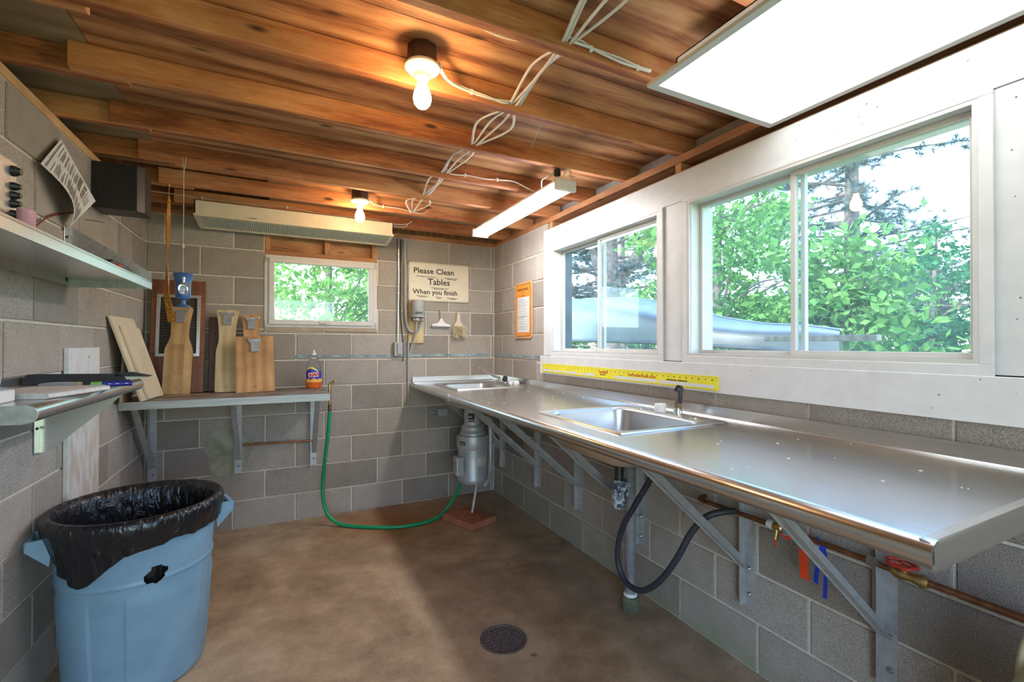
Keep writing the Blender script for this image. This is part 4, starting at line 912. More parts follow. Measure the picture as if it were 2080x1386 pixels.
# things on the upper shelf
z = UZ+.0008
t = thing('radio', 'brushed metal radio with black knobs on the upper shelf', 'radio', None, (-2.45, -2.305, z))
G().box((-.09, -.14, 0), (.085, .12, .195), .008, 2).done('cabinet', plain('radio_tan', (.26, .23, .19), .4, .3, .1, 20), t)
G().box((.085, -.138, .005), (.0875, .118, .190), .001).done('faceplate', M_STEELD, t)
for zz_, r_ in ((.165, .014), (.125, .011), (.102, .011), (.08, .011), (.052, .012)):
    G().lathe([(r_, 0), (r_*.95, .008), (r_*.7, .012), (r_*.62, .018), (.0, .019)], (.0875, .095, zz_), 14, ax='x').done('knob', M_DARK, t, smooth=35)
G().lathe([(.004, 0), (.0, .003)], (.0875, .10, .018), 8, ax='x').done('indicator', m_emit('green_led', (.25, .9, .1), 1.5), t)
g = G(); g.lathe([(.022, 0), (.026, .004), (.027, .058), (.0255, .058), (.0245, .006), (.0, .005)], (-2.325, -2.235, z+.002), 20, sx=.6); g.done('pink_cup', plain('pink_plastic', (.45, .22, .27), .45), smooth=40, label='small pink plastic cup at the edge of the upper shelf', cat='cup')
g = G(); g.box((-2.46, -1.50, z), (-2.345, -1.27, z+.055), .006); g.done('black_case', M_DARK, label='flat black case at the far end of the upper shelf', cat='case')
g = G(); g.box((-2.38, -1.78, z), (-2.31, -1.55, z+.016), .003); g.done('black_sleeve', M_BLACKM, label='thin black folder lying on the upper shelf', cat='folder')
g = G(); g.box((-2.33, -1.60, z+.017), (-2.30, -1.54, z+.027), .003); g.done('red_tag', plain('red_tag', (.40, .03, .03), .5), label='small red tag lying on the black folder', cat='tag')
g = G(); g.tube([(-2.46, -1.86, z+.004), (-2.50, -1.78, z+.03), (-2.54, -1.66, z+.09), (-2.555, -1.52, z+.17), (-2.56, -1.38, z+.24), (-2.562, -1.20, z+.29), (-2.56, -1.02, z+.36)], .0022, 6); g.tube([(-2.46, -1.855, z+.004), (-2.50, -1.775, z+.036), (-2.54, -1.655, z+.085), (-2.555, -1.515, z+.176), (-2.56, -1.375, z+.236), (-2.562, -1.195, z+.294), (-2.56, -1.015, z+.362)], .0022, 6)
g.done('speaker_wire', plain('red_wire', (.22, .04, .03), .5), smooth=60, label='twisted red speaker wire running up the left wall', cat='wire')
g = G(); g.cyl((WX-.01, -1.045, 1.925), (WX+.07, -1.045, 1.918), .0022, seg=6); g.done('wall_nail', M_STEELD, label='long nail sticking out of the left wall under the speaker', cat='nail')
t = thing('loudspeaker', 'black bookshelf speaker mounted high on the left wall', 'speaker', None, (-2.48, -.88, 2.005))
G().prism([(-.088, -.09), (.085, -.09), (.11, -.055), (.11, .06), (-.088, .06)], 'z', 0, .225).done('cabinet', M_DARK, t)
for x_ in (-.06, -.005, .045): G().box((x_, -.0912, .02), (x_+.002, -.0898, .205)).done('groove', M_BLACKM, t)
G().box((.083, -.093, .0), (.0865, -.0885, .222)).done('front_trim', M_BLACKM, t)
# curled sheet
A_, B_, C_ = V((0, -1.347, 2.182)), V((0, -1.545, 2.012)), V((0, -1.086, 2.005))
ru, dn = (A_-B_), (C_-A_)
def sheet(u, v, lift=0.0):
    p = B_+ru*u+dn*v
    out = .012+.055*math.sin(math.pi*min(1, max(0, v*.9+.05)))*(1-u)**1.2+.035*v*u+.004
    return V((WX+out+lift, p.y, p.z))
t = thing('instruction_sheet', 'curled printed instruction sheet tacked to the left wall', 'paper')
g = G(); n_ = 12; g.ring([[sheet(i/n_, j/n_) for i in range(n_+1)] for j in range(n_+1)], False, False); g.done('sheet', MPAP, t, smooth=60)
def strip(g, u0, u1, v0, v1):
    m_ = 4; g.ring([[sheet(u0+(u1-u0)*i/m_, v, .0012) for i in range(m_+1)] for v in (v0, v1)], False, False)
g = G(); random.seed(21); strip(g, .05, .97, .035, .055)
for c_ in (0, 1):
    v = .10
    while v < (.95 if c_ == 0 else .52):
        u0 = .05+.48*c_+random.choice((0, .02, .04)); strip(g, u0, u0+random.uniform(.22, .42), v, v+.009); v += random.choice((.02, .02, .022, .045))
for v in (.80, .84, .87, .90): strip(g, .56, .56+random.uniform(.2, .36), v, v+.009)
g.done('print_lines', plain('grey_print', (.22, .21, .21), .8), t)
g = G()
for i in range(3): strip(g, .56+.13*i, .56+.13*i+.115, .55, .64); strip(g, .56+.13*i, .56+.13*i+.10, .69, .765)
g.done('print_pictures', plain('picture_print', (.20, .17, .14), .7, 0, .5, 90), t)
# white plank on the left wall
g = G(); g.box((WX+.001, -1.265, .30), (WX+.022, -.912, 1.324), .004, 2)
k = N('scuffed_white'); zs = k.new('ShaderNodeSeparateXYZ'); k.link(k.pos(), zs.inputs[0]); lo_ = k.math('SUBTRACT', k.noise(k.pos((1, 6, 2)), 4, 4), k.math('MULTIPLY', zs.outputs[2], .35)); k.set(k.ramp(lo_, [(.10, (.70, .70, .69)), (.36, (.55, .47, .38))]), .5); g.done('white_plank', k.m, label='scuffed white plastic plank fixed upright on the left wall', cat='plank')
G().lathe([(.005, 0), (.0, .001)], (WX+.0222, -1.05, 1.28), 8, ax='x').done('wall_peg', M_BLACKM, label='dark screw head near the top of the white plank', cat='screw')

# ------------------------------------------------------------------ back wall things
t = thing('notice_sign', 'hand-lettered cream sign asking to clean tables on the back wall', 'sign', None, (-.525, -.012, 1.878))
MSGN = plain('sign_board', (.78, .70, .53), .6, 0, .04, 6)
G().box((-.272, 0, -.166), (.272, .010, .166), .001).done('board', MSGN, t)
def stx(s, x, zz_, size, **kw): return text(s, size, (x, -.0006, zz_), *RY, M_INK, t, **kw)
stx('Please Clean', -.232, .072, .066, squash=1.08, bold=.0011); stx('Tables', -.105, -.022, .076, squash=1.0, bold=.0011); stx('When you finish', -.236, -.106, .059, squash=1.02, bold=.0011)
g = G()
for x0, x1, zz_ in ((-.205, -.03, .046), (.045, .165, .042), (.065, .15, .033), (-.075, .08, -.048), (-.055, .035, -.058), (-.205, -.10, -.121), (-.19, -.12, -.131), (-.04, .02, -.128), (-.025, .01, -.137), (.065, .165, -.130), (.085, .15, -.139), (-.11, -.055, .028)):
    g.beam((x0, -.0006, zz_), (x1, -.0006, zz_-.003), .0012, .0042)
g.done('underlines', M_INK, t)
g = G()
for i in range(34):
    x = -.268+i*.536/33; g.box((x-.0014, -.0010, .154), (x+.0014, .0005, .1662)); g.box((x-.0014, -.0010, -.1662), (x+.0014, .0005, -.154))
for i in range(21):
    zz_ = -.16+i*.32/20; g.box((-.2722, -.001, zz_-.0014), (-.262, .0005, zz_+.0014)); g.box((.262, -.001, zz_-.0014), (.2722, .0005, zz_+.0014))
g.done('edge_ticks', M_INK, t)
for x in (-.232, .232): G().lathe([(.004, 0), (.003, -.002), (.0, -.002)], (x, 0, .0), 8, ax='y').done('screw', M_STEELD, t)
t = thing('timer_unit', 'grey cylindrical timer unit on a wooden backing board', 'timer', None, (-.735, 0, 1.35))
G().box((-.062, -.016, 0), (.068, -.0005, .358), .002).done('backing_board', wood('pine_board', (.45, .30, .12), (.62, .46, .22), (.7, .55, .3), 'z', .6, False), t)
G().lathe([(.052, .235), (.055, .24), (.055, .352), (.05, .36), (.0, .361)], (0, -.075, 0), 28).done('cylinder', M_GREYP, t, smooth=40)
G().lathe([(.062, .215), (.064, .22), (.064, .236), (.055, .236)], (0, -.075, 0), 28).done('flange', M_GREYP, t, smooth=40)
g = G(); g.box((-.045, -.105, .185), (.045, -.02, .214), .006); g.done('base_block', M_STEELD, t)
for x_, m_ in ((-.02, M_GREYP), (.02, plain('red_cap', (.35, .04, .03), .5))): G().lathe([(.009, .0), (.009, -.02)], (x_, -.108, .20), 10, ax='y').done('terminal', m_, t, smooth=40)
g = G()
for i in range(3): g.box((-.03, -.131, .244+.006*i), (.022+.008*(i % 2), -.1298, .247+.006*i))
g.done('label_print', M_INK, t)
g = G(); g.tube([(-.012, -.08, .20), (-.012, -.07, .10), (-.03, -.02, .0), (-.055, -.012, -.12), (-.0625, -.012, -.20)], .0085, 10); g.tube([(.03, -.075, .20), (.028, -.07, .15), (.0, -.055, .10), (-.05, -.035, .10), (-.078, -.025, .16), (-.09, -.02, .30), (-.092, -.02, .60), (-.098, -.02, .87)], .012, 10); g.done('flex_conduit', M_GREYP, t, smooth=60)
t = thing('outlet_conduit', 'thin steel conduit down the back wall to a covered outlet', 'outlet', None, (-.885, -.014, 1.30))
g = G(); g.cyl((0, 0, .055), (0.005, 0, .93), .0085, seg=12); g.done('pipe', M_CHROME, t, smooth=40)
bx = G().box((-.036, -.032, -.058), (.036, .012, .058), .004).done('box', M_GREYP, t); G().box((-.012, -.042, -.044), (.028, -.0325, .046), .006, 2).done('flap_cover', M_GREYP, bx)
g = G(); g.box((-.012, -.005, .46), (.012, .012, .475), .002); g.done('strap', M_GALV, t)
g = G(); g.tube([(-.862, -.008, 2.22), (-.860, -.007, 1.9), (-.862, -.007, 1.6), (-.845, -.007, 1.40), (-.838, -.008, 1.24), (-.842, -.012, 1.20)], .004, 8); g.done('black_wire', M_DARK, smooth=60, label='thin black wire running down beside the conduit', cat='wire')
t = thing('squeegee', 'white squeegee hanging on the back wall beside the brush', 'squeegee', None, (-.515, -.02, 1.50))
g = G(); g.prism([(-.082, 0), (.082, -.003), (.080, .012), (.04, .022), (.02, .045), (.006, .068), (-.004, .068), (-.016, .045), (-.035, .024), (-.08, .016)], 'y', -.012, .0); g.done('head', M_WPLAS, t)
g = G(); g.box((-.083, -.010, -.012), (.083, .004, .001), .002); g.done('blade', plain('grey_rubber', (.26, .25, .27), .6), t)
g = G(); g.tube([(0, -.006, .066), (-.002, -.002, .10), (-.004, .004, .14)], [.007, .006, .006], 8); g.done('stem', plain('pinkish_plastic', (.42, .34, .30), .5), t, smooth=50)
t = thing('scrub_brush', 'wooden scrub brush with pale bristles hanging on the back wall', 'brush', None, (-.357, -.022, 1.50))
g = G(); pts = [(-.012, .128), (.012, .128), (.014, .10), (.012, .06), (.017, .04), (.033, .018), (.048, .005), (.050, -.02), (-.048, -.02), (-.046, .005), (-.030, .018), (-.016, .04), (-.011, .06), (-.014, .10)]
g.prism(pts, 'y', -.010, .008); bmesh.ops.bevel(g.b, geom=g.b.edges[:], offset=.003, segments=2, affect='EDGES'); g.done('handle', plain('pale_wood', (.66, .56, .42), .5, 0, .08, 20), t, smooth=50)
g = G(); random.seed(4)
for i in range(520):
    x, zz_ = random.uniform(-.047, .050), random.uniform(-.085, .004)
    p = V((x, -.008, zz_)); q = p+V((random.uniform(-.02, .02)+x*.25, random.uniform(-.045, -.022), random.uniform(-.034, .004))); a_ = V((random.uniform(-1, 1), .2, random.uniform(-1, 1))).normalized()*.0024
    g.quad(p-a_, p+a_, q+a_*.6, q-a_*.6)
g.done('bristles', plain('bristle', (.82, .72, .50), .7, 0, .25, 90), t, kind='stuff')
G().box((-.047, -.010, -.085), (.050, .004, .004), .006).done('brush_back', plain('pale_wood2', (.68, .58, .40), .6), t)
G().lathe([(.004, 0), (.0, -.002)], (0, -.0105, .115), 8, ax='y').done('painted_hang_hole', M_BLACKM, t)  # black disc painted for the dark inside the hanging hole
# orange notice on the right wall
t = thing('orange_notice', 'tall orange notice board with white paper on the right wall near the corner', 'sign', None, (-.001, -.597, 1.617))
MOR = plain('orange_card', (.80, .28, .035), .5, 0, .06, 8)
def rrect(hw, hh, r, n=5):
    o = []
    for cx, cy, a0 in ((hw-r, hh-r, 0), (-hw+r, hh-r, 90), (-hw+r, -hh+r, 180), (hw-r, -hh+r, 270)):
        for i in range(n+1):
            a = D(a0+90*i/n); o.append((cx+r*math.cos(a), cy+r*math.sin(a)))
    return o
G().prism(rrect(.142, .225, .03), 'x', -.010, -.0005).done('board', plain('orange_edge', (.72, .36, .16), .5), t)
G().prism(rrect(.128, .212, .026), 'x', -.0108, -.0101).done('dark_border', plain('brown_ink', (.16, .05, .02), .6), t)
G().prism(rrect(.123, .207, .024), 'x', -.0115, -.0109).done('panel', MOR, t)
G().box((-.0128, -.108, -.178), (-.0116, .095, .105), .0002).done('paper', MPAP, t)
def otx(s, y, zz_, size, **kw): return text(s, size, (-.0132, y, zz_), *RX, plain('brown_letter', (.20, .07, .02), .6), t, **kw)
otx('PREVENT SPREAD', 0, .158, .026, align='CENTER', bold=.0006, squash=.95); otx('OF', 0, .135, .018, align='CENTER'); otx('-------', .0, .110, .026, align='CENTER', bold=.0012)
g = G(); random.seed(9); zz_ = .085
while zz_ > -.165:
    y0 = .085; L_ = random.uniform(.10, .17); g.box((-.0134, y0-L_, zz_-.0016), (-.0128, y0, zz_+.0016)); zz_ -= random.choice((.011, .011, .02))
g.box((-.0134, -.09, -.052), (-.0128, .085, -.047)); g.done('print_lines', plain('grey_print2', (.40, .40, .42), .8), t)
# yellow ruler on the apron board
t = thing('fish_ruler', 'long yellow measuring ruler fixed to the white board under the windows', 'ruler', None, (-.0345, -1.71, 1.170))
MY = plain('yellow_ruler', (.80, .70, .035), .45, 0, .05, 10)
L2 = .757
G().box((-.004, -L2, -.030), (-.0003, L2, .033), .0008).done('strip', MY, t)
g = G()
for i in range(121):
    y = L2-.01-i*(2*L2-.02)/120; h_ = .010 if i % 3 == 0 else .005; g.box((-.0046, y-.0006, .032-h_), (-.0039, y+.0006, .032))
for i in range(150):
    y = L2-.01-i*(2*L2-.02)/149; g.box((-.0046, y-.0005, -.029), (-.0039, y+.0005, -.024))
g.done('tick_marks', M_INK, t, kind='stuff')
for i in range(1, 41): text(str(i), .011, (-.0044, L2-.01-i*(2*L2-.02)/40.6, .0125), *RX, M_INK, t, name='numeral', align='CENTER')
MTW = plain('table_white', (.62, .62, .64), .6, 0, .25, 400)
for y0, y1 in ((.735, .63), (.59, .49), (.46, .31), (.27, .13), (-.06, -.385), (-.40, -.735)): G().box((-.0045, y1, -.021), (-.0039, y0, -.006)).done('print_table', MTW, t)
for s, y, zz_, sz, m_ in (('NORTHLAND RULER SCALE', -.175, .000, .0165, M_REDINK), ('Northland', .085, .002, .020, M_REDINK), ('RULER SCALE', .075, -.010, .0085, M_INK), ('--- ---------- --', .455, .002, .0105, M_REDINK), ('NORTHERN PIKE - MUSKELLUNGE', -.455, -.003, .0085, M_INK), ('-- -----', .70, -.003, .0075, M_INK), ('---------', .575, -.003, .0075, M_INK), ('---- ----', .235, -.003, .0075, M_INK), ('---- --------', -.10, -.003, .0075, M_INK)):
    text(s, sz, (-.0046, y, zz_), *RX, m_, t, bold=.0003)

# ------------------------------------------------------------------ trash can with liner
TC = (-2.262, -1.462); TH = .68
t = thing('trash_can', 'round blue plastic trash can with a torn hole standing by the left wall', 'trash can', None, (TC[0], TC[1], 0))
MBC = N('blue_bin'); MBC.set(MBC.ramp(MBC.noise(MBC.pos(), 5, 5), [(.3, (.17, .30, .40)), (.6, (.22, .37, .48)), (.8, (.26, .40, .50))]), .45); MBC.bump(MBC.noise(MBC.pos(), 60), .08); MBC = MBC.m
def can_r(z): return .222+(.262-.222)*z/.62
g = G(); seg = 300; zs_ = [0, .01]+[.02+i*.02 for i in range(21)]+[.43+i*.0045 for i in range(25)]+[.545+i*.02 for i in range(5)]+[.64]
ha = D(-66)                                     # torn hole
rows = []
for zq in zs_:
    row = []
    for i in range(seg):
        a = 2*math.pi*i/seg; r = can_r(zq)-(.008 if zq < .005 else 0)
        # raised panels on the sides, separated by flat vertical bands
        ph = (a-D(-95)) % (math.pi/2); inpan = D(8) < ph < D(72) and .03 < zq < .40
        r += .005*inpan
        if .44 < zq < .455: r += .004
        row.append(V((r*math.cos(a), r*math.sin(a), zq)))
    rows.append(row)
bvr = [[g.b.verts.new(p) for p in r] for r in rows]
for j in range(len(rows)-1):
    for i in range(seg):
        k_ = (i+1) % seg; c_ = (rows[j][i]+rows[j+1][k_])/2; a = math.atan2(c_.y, c_.x); da = (a-ha)*can_r(c_.z); dz = c_.z-.47
        rag = 1+.18*math.sin(4*math.atan2(dz, da)+.6)+.12*math.sin(7*math.atan2(dz, da))
        if (da*math.cos(.6)+dz*math.sin(.6))**2/(.037**2)+(-da*math.sin(.6)+dz*math.cos(.6))**2/(.029**2) < rag: continue
        g.b.faces.new((bvr[j][i], bvr[j][k_], bvr[j+1][k_], bvr[j+1][i]))
g.b.faces.new(list(reversed(bvr[0]))); g.done('body', MBC, t, smooth=50)
G().lathe([(.262, .625), (.280, .630), (.283, .66), (.280, .68), (.270, .684), (.264, .676), (.260, .63)], seg=72, caps=False).done('rim', MBC, t, smooth=40)
for a in (D(197), D(17)):
    c_, s_ = math.cos(a), math.sin(a); g = G(); rad = V((c_, s_, 0)); tan = V((-s_, c_, 0))
    for w_ in (-.062, .062): g.prism([(0, 0), (.055, -.005), (.062, -.03), (0, -.105)], 'y', -.006, .006) if False else g.merge((lambda q: (q.prism([(.25, .635), (.318, .632), (.325, .60), (.262, .53)], 'y', w_-.007, w_+.007), q)[1])(G()))
    g.box((.302, -.068, .60), (.326, .068, .634), .006); g.xf(Matrix.Rotation(a, 4, 'Z')); g.done('handle', MBC, t)
MBAG = N('black_bag'); MBAG.set((.012, .012, .014), .24); v_ = MBAG.noise(MBAG.pos((1, 1, .35)), 22, 3, .5, 1.5); MBAG.bump(v_, .8, .02); MBAG = MBAG.m
g = G(); rows = []; seg = 120; random.seed(8)
def wob(a, s): return noise.noise(V((math.cos(a)*s, math.sin(a)*s, s)))
def low(a):      # hem height of the overhanging liner
    d = (a-D(-118)+math.pi) % (2*math.pi)-math.pi
    return .585+.02*wob(a, 3)-.125*math.exp(-(d/.42)**2)
lay = [(0.205, -.40, 0), (.225, -.25, .6), (.234, -.12, 1), (.242, -.05, 1), (.252, -.012, .5), (.264, .013, 0), (.284, .015, 0), (.2935, .0, 0), (.294, -.03, .2)]
for r, dz, wv in lay:
    rows.append([V(((r+.012*wv*wob(a*1, 9))*math.cos(a), (r+.012*wv*wob(a*1, 9))*math.sin(a), TH+dz+.012*wv*wob(a, 6))) for a in [2*math.pi*i/seg for i in range(seg)]])
for f in (.35, .7, 1.0):
    row = []
    for i in range(seg):
        a = 2*math.pi*i/seg; zt = TH-.03; zb_ = low(a); zq = zt+(zb_-zt)*f; base = max(can_r(zq)+.012, .292-(zt-zq)*.25); r = base+.010*f*wob(a, 14)+.006*f*math.sin(26*a+3*wob(a, 4)); row.append(V((r*math.cos(a), r*math.sin(a), zq)))
    rows.append(row)
g.ring(rows, True, False); g.b.verts.ensure_lookup_table(); g.b.faces.new(list(reversed(g.b.verts[:seg])))
g.xf(Matrix.Translation((TC[0], TC[1], .002))); g.done('bin_liner', MBAG, smooth=70, label='black plastic bin liner folded over the rim of the blue can', cat='trash bag')

# ------------------------------------------------------------------ outside
def m_grass():
    k = N('grass_ground'); f = k.noise(k.pos(), 3, 5, .7); q = k.noise(k.pos(), 40, 3); k.set(k.mix(.5, k.ramp(f, [(.3, (.06, .13, .03)), (.7, (.20, .32, .08))]), k.ramp(q, [(.3, (.05, .12, .03)), (.7, (.26, .38, .12))])), .9); return k.m
G().box((-30, -30, -.5), (60, 60, -.15)).done('ground', m_grass(), kind='structure')
MAL = m_steel('weathered_aluminium', (.55, .57, .60), .42, (5, 5, 5), .12)
t = thing('canoe', 'upturned aluminium canoe on a rack outside the windows', 'canoe', None, (1.27, .35, 0))
KT = [(0, 1.85), (.3, 1.79), (.5, 1.69), (.66, 1.56), (.8, 1.49), (.95, 1.455), (1, 1.43)]
def keel(q):
    for (a, b), (c, d) in zip(KT, KT[1:]):
        if q <= c: return b+(d-b)*(q-a)/(c-a)
    return KT[-1][1]
rows = []; L3 = 2.62
for i in range(33):
    s_ = -1+2*i/32; e = max(0, 1-abs(s_)**2.6); hb = .02+.42*e**.75; zk = keel(abs(s_)); zg = 1.30+.09*(1-s_*s_)
    row = []
    for j in range(17):
        a = math.pi*j/16; cx = math.cos(a); sz = math.sin(a)
        row.append(V((-hb*math.copysign(abs(cx)**.75, cx), s_*L3, zg+(zk-zg)*abs(sz)**.62)))
    rows.append(row)
g = G(); g.ring(rows, False, False); g.done('hull', MAL, t, smooth=70)
for sg in (-1, 1):
    g = G(); g.tube([V((sg*(.03+.42*max(0, 1-abs(s_)**2.6)**.75), s_*L3, 1.30+.09*(1-s_*s_)-.008)) for s_ in [-1+2*i/24 for i in range(25)]], .014, 8, smooth=False); g.done('gunwale', m_steel('gunwale_alu', (.35, .36, .38), .5, (9, 9, 9), .2), t, smooth=60)
g = G(); g.tube([r[8]+V((0, 0, .004)) for r in rows], .008, 6, smooth=False); g.done('keel', MAL, t, smooth=60)
for y_, lb in ((-1.55, 'beside the bow'), (1.7, 'below the far end')):
    t = thing('canoe_rack', 'weathered timber canoe rack frame '+lb, 'rack', 'canoe rack frames', (1.25, y_, -.15)); MWE = wood('weathered_timber', (.24, .22, .20), (.40, .37, .34), (.52, .49, .46), 'x', .8, False)
    G().box((-.72, -.045, 1.33), (.75, .045, 1.415), .004).done('cross_beam', MWE, t)
    for x_ in (-.18, .62): G().box((x_, -.045, 0), (x_+.09, .045, 1.329), .004).done('post', MWE, t)
g = G(); g.box((.87, -2.64, 1.362), (.92, -2.05, 1.394), .004); g.done('rack_rail', MWE, label='grey timber rail sticking out past the canoe bow', cat='rail')

def leaves(g, pts, size, flat=.0):
    for p in pts:
        n = V((random.gauss(0, 1), random.gauss(0, 1), random.gauss(.7, 1))).normalized(); a = n.orthogonal().normalized(); a.rotate(Matrix.Rotation(random.uniform(0, 6.28), 3, n)); b = n.cross(a); s = size*random.uniform(.6, 1.25)
        g.append((p-a*s*.5, p+b*s*.28, p+a*s*.5, p-b*s*.28))
def quads_mesh(name, quads, mat, parent):
    vs = [v for q in quads for v in q]; fs = [tuple(range(4*i, 4*i+4)) for i in range(len(quads))]
    me = bpy.data.meshes.new(name); me.from_pydata([tuple(v) for v in vs], [], fs); me.materials.append(mat)
    o = mk(name, me, None, parent); o['kind'] = 'stuff'; return o
MBARK = plain('bark', (.17, .14, .12), .95, 0, .45, 12, .6)
def tree(name, label, base, h, crown, nleaf, lsize, mat, tr=.09, cat='tree', grp=None, fork=None):
    """crown: list of (centre offset, radii); leaves gather in clumps on the crown shells"""
    t = thing(name, label, cat, grp, base); B0 = V(base)
    g = G(); g.tube([(0, 0, -.05), (.03, .02, h*.25), (-.02, .05, h*.55), (.02, 0, h)], [tr*1.25, tr, tr*.8, tr*.3], 10)
    tips = []
    for c, r in crown:
        for i in range(10):
            d = V((random.gauss(0, 1), random.gauss(0, 1), random.gauss(0, .7))).normalized(); e = V(c)+V((d.x*r[0], d.y*r[1], d.z*r[2]))*.8; s0 = V((0, 0, max(.1, min(h*.85, c[2]-r[2]*.4)))); mid = (s0+e)/2+V((random.uniform(-.15, .15), random.uniform(-.15, .15), random.uniform(0, .2)))
            g.tube([s0, mid, e], [tr*.35, tr*.2, tr*.06], 5, sub=3); tips.append(e)
    if fork:
        for pts, rs in fork: g.tube(pts, rs, 10)
    g.done('trunk', MBARK, t, smooth=60)
    q = []; tot = sum(r[0]*r[1]+r[1]*r[2]+r[0]*r[2] for c, r in crown)
    for c, r in crown:
        m = int(nleaf*(r[0]*r[1]+r[1]*r[2]+r[0]*r[2])/tot); cl = []
        for i in range(max(14, m//45)):
            d = V((random.gauss(0, 1), random.gauss(0, 1), random.gauss(0, 1))).normalized()*random.uniform(.45, 1)**.6; cl.append(V(c)+V((d.x*r[0], d.y*r[1], d.z*r[2])))
        pts = []
        for i in range(m):
            k_ = random.choice(cl); pts.append(k_+V((random.gauss(0, .13), random.gauss(0, .13), random.gauss(0, .075))))
        leaves(q, pts, lsize)
    quads_mesh('foliage', q, mat, t); return t
def conifer(name, label, base, h, tr, z0, reach, mat, seed, nb=34, needle=.11, fork=None, cat='tree', dens=1.0):
    random.seed(seed); t = thing(name, label, cat, None, base); g = G(); g.tube([(0, 0, -.05), (.02, .03, h*.4), (0, 0, h)], [tr*1.2, tr*.85, tr*.2], 12); q = []
    if fork:
        for pts, rs in fork: g.tube(pts, rs, 10)
    for i in range(nb):
        z = z0+(h-z0)*(i+random.random())/nb; a = random.uniform(0, 6.28); L_ = reach*(1-.65*(z-z0)/(h-z0))*random.uniform(.7, 1.1); d = V((math.cos(a), math.sin(a), 0)); s = V((0, 0, z)); e = s+d*L_+V((0, 0, random.uniform(-.15, .25))); mid = (s+e)/2+V((0, 0, random.uniform(-.12, .12)))
        g.tube([s, mid, e], [tr*.22, tr*.14, .006], 5, sub=3)
        for j in range(int(26*dens)):
            f = random.uniform(.25, 1.0); p = s+(e-s)*f+V((random.gauss(0, .05), random.gauss(0, .05), 0)); tw = (d+V((random.gauss(0, .8), random.gauss(0, .8), random.gauss(0, .35)))).normalized()*random.uniform(.12, .42)*L_*.5; p2 = p+tw
            g.cyl(p, p2, .006, .002, 4, False)
            for m in range(3):
                c = p+tw*random.uniform(.4, 1.05)
                for n in range(15):
                    nd = (tw.normalized()*.7+V((random.gauss(0, .6), random.gauss(0, .6), random.gauss(0, .6)))).normalized()*needle*random.uniform(.7, 1.2); w_ = nd.orthogonal().normalized()*.0075; q.append((c-w_, c+w_, c+nd+w_*.3, c+nd-w_*.3))
    g.done('trunk', MBARK, t, smooth=60); quads_mesh('needles', q, mat, t); return t
random.seed(31)
ML1 = m_leaf('maple_leaf', (.05, .17, .04), (.16, .36, .09)); ML2 = m_leaf('birch_leaf', (.06, .20, .06), (.22, .42, .12)); ML3 = m_leaf('shade_leaf', (.03, .12, .06), (.08, .24, .11)); ML4 = m_leaf('woods_leaf', (.10, .26, .05), (.34, .52, .14), .55)  # the dark teal leaf green has the young tree's backlit shade put in
MN1 = m_leaf('pine_needle', (.05, .09, .09), (.12, .17, .16), .25)
GZ = -.15
tree('maple_tree', 'leafy maple with sunlit leaves just beyond the canoe bow', (3.7, .55, GZ), 3.6, [((0, 0, 2.3), (1.25, 1.3, 1.2)), ((.3, .4, 3.4), (1.2, 1.2, .9)), ((-.2, -.5, 1.5), (.9, .9, .6))], 9500, .105, ML2)
tree('young_tree', 'dark green young tree right of the pine trunk', (6.4, -.80, GZ), 3.0, [((0, 0, 2.2), (.95, 1.0, .95)), ((.2, -.2, 1.3), (1.0, 1.1, .7))], 5200, .10, ML3, .05)
tree('leafy_bush', 'bright leafy bush in front of the pine trunk', (2.70, -1.62, GZ), 1.9, [((0, 0, 1.35), (.55, .6, .75)), ((.1, .2, 2.1), (.4, .45, .5))], 4200, .10, ML2, .04, 'bush')
conifer('pine_tree', 'tall open pine with bare lower branches beyond the leafy bush', (11.7, 2.9, GZ), 12, .20, 1.4, 3.4, MN1, 5, 105, .20, dens=.75)
conifer('old_cedar', 'thick forked old tree behind the canoe stern', (5.2, 4.8, GZ), 8, .22, 2.4, 2.1, MN1, 9, 80, .10, [([(0, 0, 2.6), (.25, -.35, 3.3), (.6, -.9, 4.2), (.9, -1.5, 5.2)], [.16, .13, .10, .06]), ([(0, 0, 2.3), (-.2, .3, 3.4), (-.3, .5, 5)], [.13, .10, .06])])
conifer('back_pine', 'bluish pine standing far behind the canoe', (10.8, 11.0, GZ), 9, .15, 1.0, 3.2, MN1, 12, 70, .14)
random.seed(77)
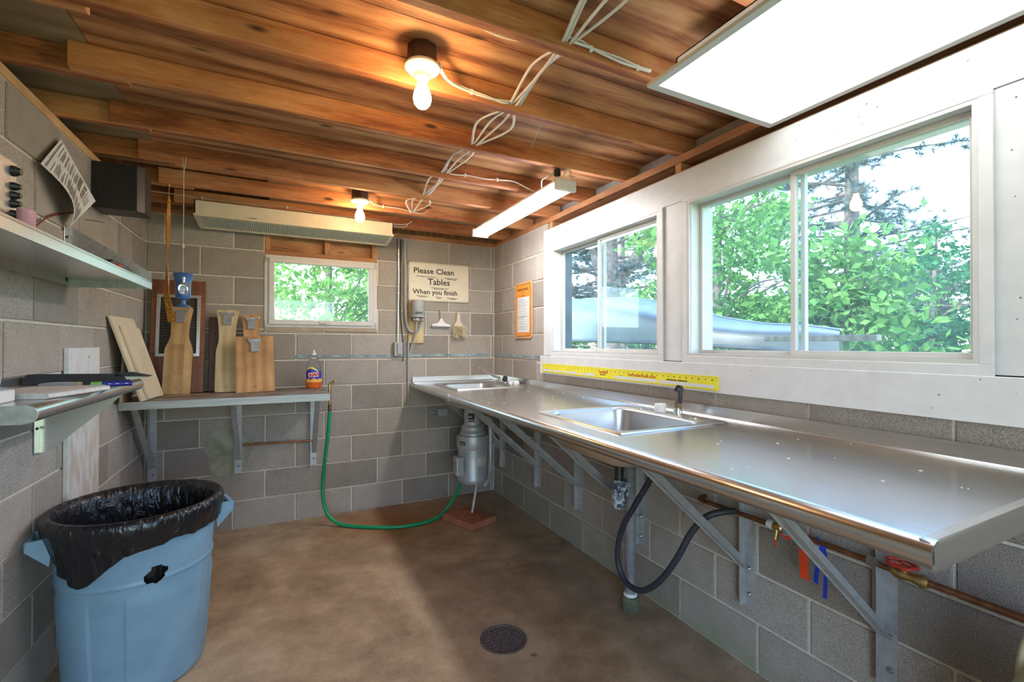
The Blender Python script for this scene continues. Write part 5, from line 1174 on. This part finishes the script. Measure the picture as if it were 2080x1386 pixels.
tree('woodland_tree', 'bright green broadleaf tree close behind the back window', (-1.15, 3.2, GZ), 4.0, [((0, 0, 2.0), (1.2, 1.0, 1.3)), ((-.9, .4, 1.2), (1.0, .8, .8))], 8500, .10, ML4, .07)
tree('woodland_tree', 'taller yellow-green tree farther behind the back window', (-3.9, 7.0, GZ), 5.5, [((0, 0, 2.6), (1.9, 1.5, 1.9)), ((1.6, .3, 1.6), (1.4, 1.2, 1.2))], 8500, .13, m_leaf('yellow_leaf', (.16, .30, .06), (.42, .55, .18), .55), .10)
tree('woodland_tree', 'broad tree at the right behind the back window', (.9, 8.6, GZ), 5.5, [((0, 0, 2.6), (1.6, 1.4, 2.0)), ((.1, .2, 1.0), (1.5, 1.3, .8))], 8000, .13, ML4, .10)
for i, (x, y) in enumerate(((2.4, 1.9), (3.0, 2.9), (5.6, 2.4), (2.9, -.2), (9.0, -.5), (7.5, 3.8), (4.1, -1.7))):
    tree('ground_shrub', ('low leafy shrub growing under the canoe stern', 'low leafy shrub behind the canoe stern near the old cedar', 'low leafy shrub behind the maple', 'low leafy shrub between the canoe bow and the maple', 'low leafy shrub far right beyond the young tree', 'low leafy shrub far behind the maple', 'low leafy shrub in front of the young tree')[i], (x, y, GZ), .7, [((0, 0, .55), (.7, .7, .45))], 1500, .085, ML4 if i % 2 else ML2, .025, 'shrub', 'low shrubs outside')

random.seed(91)
for i, (x, y, lb) in enumerate(((14.9, 17.4, 'far tree seen behind the old cedar'), (22.3, 20.2, 'far tree seen between the old cedar and the maple'), (17.2, 10.9, 'far tree seen behind the maple'), (25.1, 11.7, 'far tree seen behind the pine trunk'), (20.5, 5.15, 'far tree seen behind the young tree'), (15.3, 24.4, 'far tree seen past the canoe stern'))):
    tree('background_tree', lb, (x, y, GZ), 4.5, [((0, 0, 1.7), (2.3, 2.3, 1.7)), ((.2, .2, 3.4), (1.9, 1.9, 1.5))], 4200, .34, (ML1, ML3, ML4)[i % 3], .14, grp='far trees beyond the canoe')
